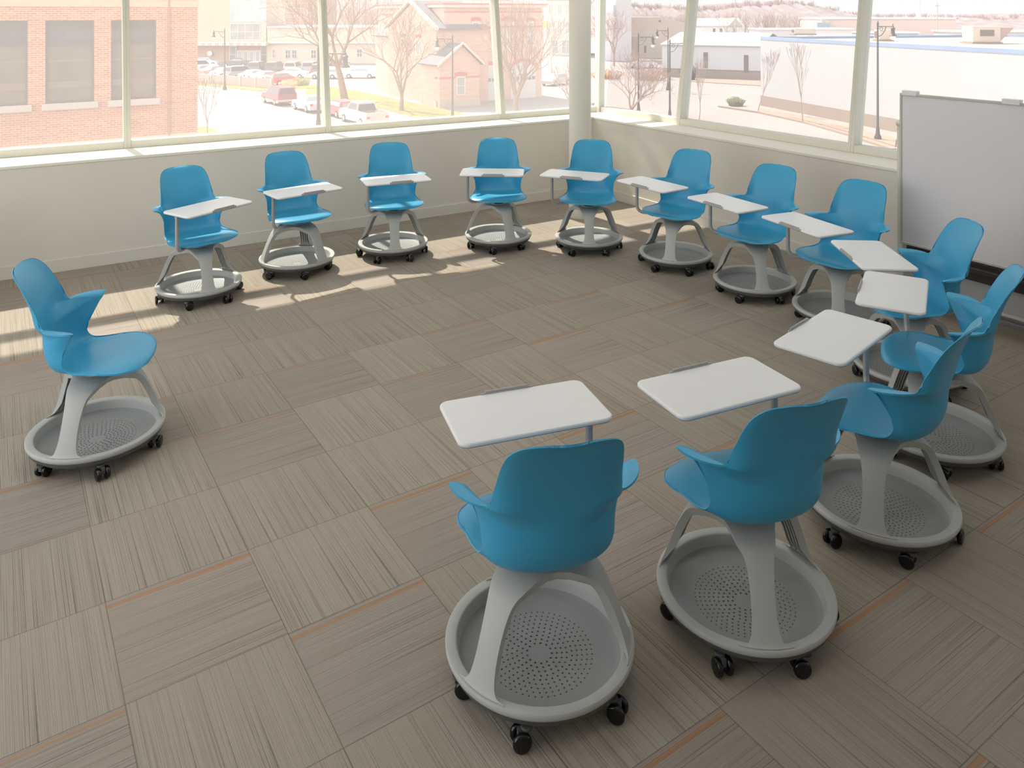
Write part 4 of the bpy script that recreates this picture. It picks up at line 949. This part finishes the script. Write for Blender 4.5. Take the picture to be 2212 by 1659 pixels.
# --- cars
M_tyre = mat('tyre_rubber', (74, 68, 66), .8); M_hub = mat('wheel_hub', (196, 190, 186), .4, metal=.3); M_cg = mat('car_glass', (150, 156, 158), .15); M_cgd = mat('dark_car_glass', (92, 84, 84), .15); M_tail = mat('tail_light', (206, 66, 66), .3)
_cm = {}
def cmat(c):
    if c not in _cm: _cm[c] = mat('car_paint', c, .3, spec=.6)
    return _cm[c]
def car(x, y, hd, c, lab, kind='sedan', two=None, full=True):
    spec = dict(sedan=(4.7, 1.78, [(-2.35, .55), (-2.33, .86), (-1.75, .98), (-1.45, 1.0), (-.95, 1.40), (.35, 1.42), (1.05, 1.0), (1.95, .84), (2.3, .66), (2.35, .40)], (-1.45, -.95, .35, 1.05)),
                suv=(4.8, 1.9, [(-2.4, .6), (-2.38, 1.1), (-2.25, 1.75), (-1.9, 1.82), (.4, 1.80), (1.05, 1.12), (2.1, 1.02), (2.38, .8), (2.4, .45)], (-2.38, -2.15, .4, 1.05)),
                hatch=(4.0, 1.7, [(-2.0, .55), (-1.98, .95), (-1.7, 1.42), (.25, 1.45), (.95, 1.0), (1.7, .86), (1.98, .66), (2.0, .4)], (-1.98, -1.7, .25, .95)),
                pickup=(5.4, 1.95, [(-2.7, .6), (-2.7, 1.15), (-.75, 1.15), (-.55, 1.78), (.75, 1.80), (1.25, 1.2), (2.45, 1.1), (2.68, .9), (2.7, .5)], (-.75, -.55, .75, 1.25)))[kind]
    L, w, prof, _ = spec; t = empty('pickup_truck' if kind == 'pickup' else 'car', (x, y, GZ), hd-pi/2); tag(t, lab, 'truck' if kind == 'pickup' else 'car', 'parked cars')
    h = w/2; roof = max(z for _, z in prof); mb = MB(); pr = prof+[(prof[-1][0], .28), (prof[0][0], .28)]
    def inset(z): return h if z <= 1.02 else h-(z-1.02)/(roof-1.02+.01)*.24
    n = len(pr); vs = [(inset(z), a, z) for a, z in pr]+[(-inset(z), a, z) for a, z in pr]
    mb.add(vs, [tuple(range(n)), tuple(range(n, 2*n))[::-1]]+[(i, n+i, n+(i+1) % n, (i+1) % n) for i in range(n)])
    mb.build('body', cmat(c), t, smooth=True)
    if not full: 
        pass
    b0, b1, f1, f0 = spec[3]; zt = roof-.10; g = MB(); zb = 1.04 if kind != 'suv' else 1.14
    if kind == 'pickup': zb = 1.2
    for s_ in (-1, 1):
        i0, i1 = inset(zb)+.006, inset(zt)+.006
        g.add([(s_*i0, b0+.12 if kind != 'pickup' else b0+.1, zb), (s_*i0, f0-.18, zb), (s_*i1, f1-.02, zt), (s_*i1, b1+.08, zt)], [(0, 1, 2, 3) if s_ > 0 else (3, 2, 1, 0)])
    fi = .10
    def scr(ya, za, yb, zb_, off):
        wa, wb = inset(za)-fi, inset(zb_)-fi; g.add([(-wa, ya, za+off), (wa, ya, za+off), (wb, yb, zb_+off), (-wb, yb, zb_+off)], [(0, 1, 2, 3)])
    # windscreen and rear screen lie just proud of the body profile
    rl = [q for q in prof]
    def at_(ya):
        for (a, b) in zip(rl[:-1], rl[1:]):
            if min(a[0], b[0])-1e-6 <= ya <= max(a[0], b[0])+1e-6 and abs(b[0]-a[0]) > 1e-6: return a[1]+(b[1]-a[1])*(ya-a[0])/(b[0]-a[0])
        return roof
    scr(f0-.08, at_(f0-.08), f1+.08, at_(f1+.08), .012)
    if kind in ('sedan',): scr(b0+.06, at_(b0+.06), b1-.06, at_(b1-.06), .012)
    else:
        yb_ = prof[1][0] if kind != 'pickup' else -.75
        z0_ = 1.18 if kind != 'hatch' else 1.02; z1_ = roof-.16
        ya_ = {'suv': (-2.385, -2.27), 'hatch': (-1.99, -1.78), 'pickup': (-.76, -.60)}[kind]
        g.add([(-h+.2, ya_[0]-.02, z0_), (h-.2, ya_[0]-.02, z0_), (h-.32, ya_[1]-.03, z1_), (-h+.32, ya_[1]-.03, z1_)], [(0, 3, 2, 1)])
    g.build('window_glass', M_cgd if kind in ('suv', 'pickup') else M_cg, t, solid=.01)
    if two: 
        m = MB()
        for s_ in (-1, 1): m.box(min(s_*(h-.01), s_*(h+.02)), max(s_*(h-.01), s_*(h+.02)), -L/2+.05, L/2-.05, .30, .50)
        m.box(-h, h, -L/2-.06, -L/2+.02, .42, .62); m.build('lower_trim', cmat(two), t, bevel=.01)
    if kind == 'pickup':
        m = MB(); m.box(-h+.1, h-.1, -2.6, -.8, 1.151, 1.156); m.build('truck_bed', M_cgd, t)
    m = MB()
    for s_ in (-1, 1): m.box(s_*(h-.16)-.13, s_*(h-.16)+.13, -L/2-.03, -L/2+.04, .68, .86)
    m.build('tail_light', M_tail, t)
    for s_ in (-1, 1):
        for a in (-L*.30, L*.31):
            M_ = Matrix.Translation((s_*(h-.06), a, .33)) @ Matrix.Rotation(pi/2, 4, 'Y')
            wv = MB().lathe([(0, -.1), (.2, -.1), (.32, -.09), (.335, 0), (.32, .09), (.2, .1), (0, .1)], 18, M_).build('wheel', M_tyre, t, smooth=True)
            MB().lathe([(0, .105*s_), (.18, .112*s_), (.19, .095*s_)], 14, M_).build('hub', M_hub, wv, smooth=True)
UP = R(90)
car(20.7, 74.0, R(93), (150, 78, 80), 'maroon off-roader with beige lower trim parked at the kerb', 'suv', (206, 188, 172))
car(21.4, 66.9, R(92), (200, 208, 214), 'light blue sedan parked behind the maroon off-roader')
car(22.3, 61.6, R(92), (216, 92, 96), 'red hatchback parked in front of the pale pickup truck', 'hatch')
car(22.2, 56.2, R(92), (222, 200, 182), 'pale tan pickup truck with open bed parked nearest at the kerb', 'pickup')
side = R(-33.4)
lot = [(27.9, 137.7, side, (180, 184, 188), 'silver grey car far left in the top row of the car park', 'hatch'),
 (31.4, 132.5, side+pi, (96, 92, 92), 'black sedan in front of the glazed entrance', 'sedan'),
 (30.4, 116.0, R(57), (120, 116, 120), 'dark grey van-like car left of centre in the car park', 'suv'),
 (32.6, 114.5, R(57), (120, 112, 114), 'dark car between the grey and silver off-roaders', 'suv'),
 (34.9, 113.0, R(57), (190, 194, 194), 'silver off-roader in the middle of the car park back row', 'suv'),
 (37.1, 111.5, R(57), (160, 160, 160), 'mid grey off-roader at the right end of the back row', 'suv'),
 (24.1, 124.5, R(10), (236, 234, 230), 'white van-like car beside the brick building corner', 'suv'),
 (22.9, 117.6, R(22), (214, 210, 208), 'pale silver car with a red neighbour behind the car park wall', 'sedan'),
 (23.9, 114.3, R(22), (196, 130, 126), 'faded red car behind the left end of the car park wall', 'sedan'),
 (24.4, 110.3, R(22), (240, 240, 238), 'white car left of the grey off-roader behind the car park wall', 'sedan'),
 (25.6, 107.0, R(22), (150, 154, 160), 'grey car in the middle of the row behind the car park wall', 'suv'),
 (26.6, 103.6, R(22), (226, 228, 228), 'silvery white car fourth along the car park wall', 'sedan'),
 (27.2, 100.2, R(22), (236, 238, 236), 'white car beside the red car behind the car park wall', 'sedan'),
 (27.6, 94.9, R(20), (222, 92, 92), 'red car at the right end of the car park wall', 'hatch'),
 (31.6, 104.0, side+pi, (240, 240, 238), 'white sedan seen side-on left of the second window post', 'sedan'),
 (35.2, 100.6, side+pi, (226, 226, 226), 'white car half hidden by the second window post', 'hatch'),
 (36.4, 105.4, R(57), (128, 112, 108), 'dark brown car just right of the second window post', 'suv'),
 (41.0, 108.0, side, (228, 230, 230), 'pale car behind the leaning tree trunk', 'suv'),
 (39.7, 98.9, side+pi, (238, 236, 230), 'white sedan seen side-on right of the leaning tree trunk', 'sedan'),
 (43.4, 99.2, side+pi, (222, 120, 120), 'red and white car next to the old fire hall wall', 'sedan'),
 (56.1, 75.4, R(200), (196, 186, 178), 'silver sedan in the street just left of the column', 'sedan'),
 (86.4, 92.4, side+pi, (222, 220, 220), 'pale car in front of the beige gabled building', 'sedan')]
for a in lot: car(*a[:5], kind=a[5])

# bare woodland beyond the town: far more twigs and stems than anyone could count
rnd = random.Random(77); mb = MB()
def band(pa, pb, n, h0, h1, dep, z0=GZ):
    for i in range(n):
        u = rnd.random(); q = Vector(pa)*(1-u)+Vector(pb)*u+FW*rnd.uniform(0, dep); hh = rnd.uniform(h0, h1); b = Vector((q.x, q.y, z0))
        mb.tube([b, b+Vector((0, 0, hh*.45)), b+Vector((rnd.uniform(-.5, .5), 0, hh))], [.22, .15, .03], 3)
        for k in range(9):
            z = hh*rnd.uniform(.25, .8); a = rnd.uniform(0, 2*pi); L = (hh-z)*rnd.uniform(.5, .9)+.6
            p0 = b+Vector((0, 0, z)); d = Vector((cos(a)*.7, sin(a)*.7, 1)).normalized()
            mb.tube([p0, p0+d*L*.5, p0+(d+Vector((0, 0, .3))).normalized()*L], [.11, .07, .02], 3)
band((255, 320), (345, 262), 420, 9, 14, 40)      # below the hill right of the column
band((150, 180), (205, 145), 130, 7.5, 10.5, 25)  # behind the annexe
band((86, 235), (150, 205), 260, 10, 15, 40)      # behind the wing of the civic building
band((345, 262), (470, 185), 420, 7.0, 9.4, 30)   # low line behind the sheds
for (a, b) in zip(hp[6:-1], hp[7:]):               # along the crest of the hill
    band((a[0][0]-8, a[0][1]-12), (b[0][0]-8, b[0][1]-12), 34, 3.5, 6.5, 10, max(GZ, min(a[1], b[1])-4.2))
band((255, 325), (352, 262), 500, 5, 8, 60, -2.5)
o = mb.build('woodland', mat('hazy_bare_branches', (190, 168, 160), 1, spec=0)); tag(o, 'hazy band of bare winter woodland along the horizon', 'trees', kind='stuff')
# low sheds and tanks between the warehouse and the hills
for i, (px_, py_, w_, d_, z1, c_) in enumerate([(150, 112, 16, 8, -1.6, (214, 206, 204)), (168, 100, 12, 7, -2.4, (176, 184, 190)), (140, 96, 9, 6, -1.2, (224, 216, 210)), (182, 84, 20, 8, -2.0, (206, 196, 194)), (160, 74, 14, 8, -2.6, (226, 220, 216)), (120, 78, 8, 5, -1.9, (196, 200, 204))]):
    t = empty('shed', (px_, py_, GZ), R(-33)); lab_ = ['long pale shed behind the warehouse roof, left of the others', 'bluish grey shed behind the warehouse roof', 'small cream shed nearest the annexe roof', 'wide mauve grey shed above the whiteboard', 'low white shed at the right behind the warehouse', 'small bluish shed just behind the warehouse roof edge'][i]
    tag(t, lab_, 'shed')
    MB().box(-w_/2, w_/2, -d_/2, d_/2, 0, z1-GZ).build('wall', mat('shed_cladding', c_, .9), t); MB().box(-w_/2-.3, w_/2+.3, -d_/2-.3, d_/2+.3, z1-GZ, z1-GZ+.3).build('roof', M_cap, t)
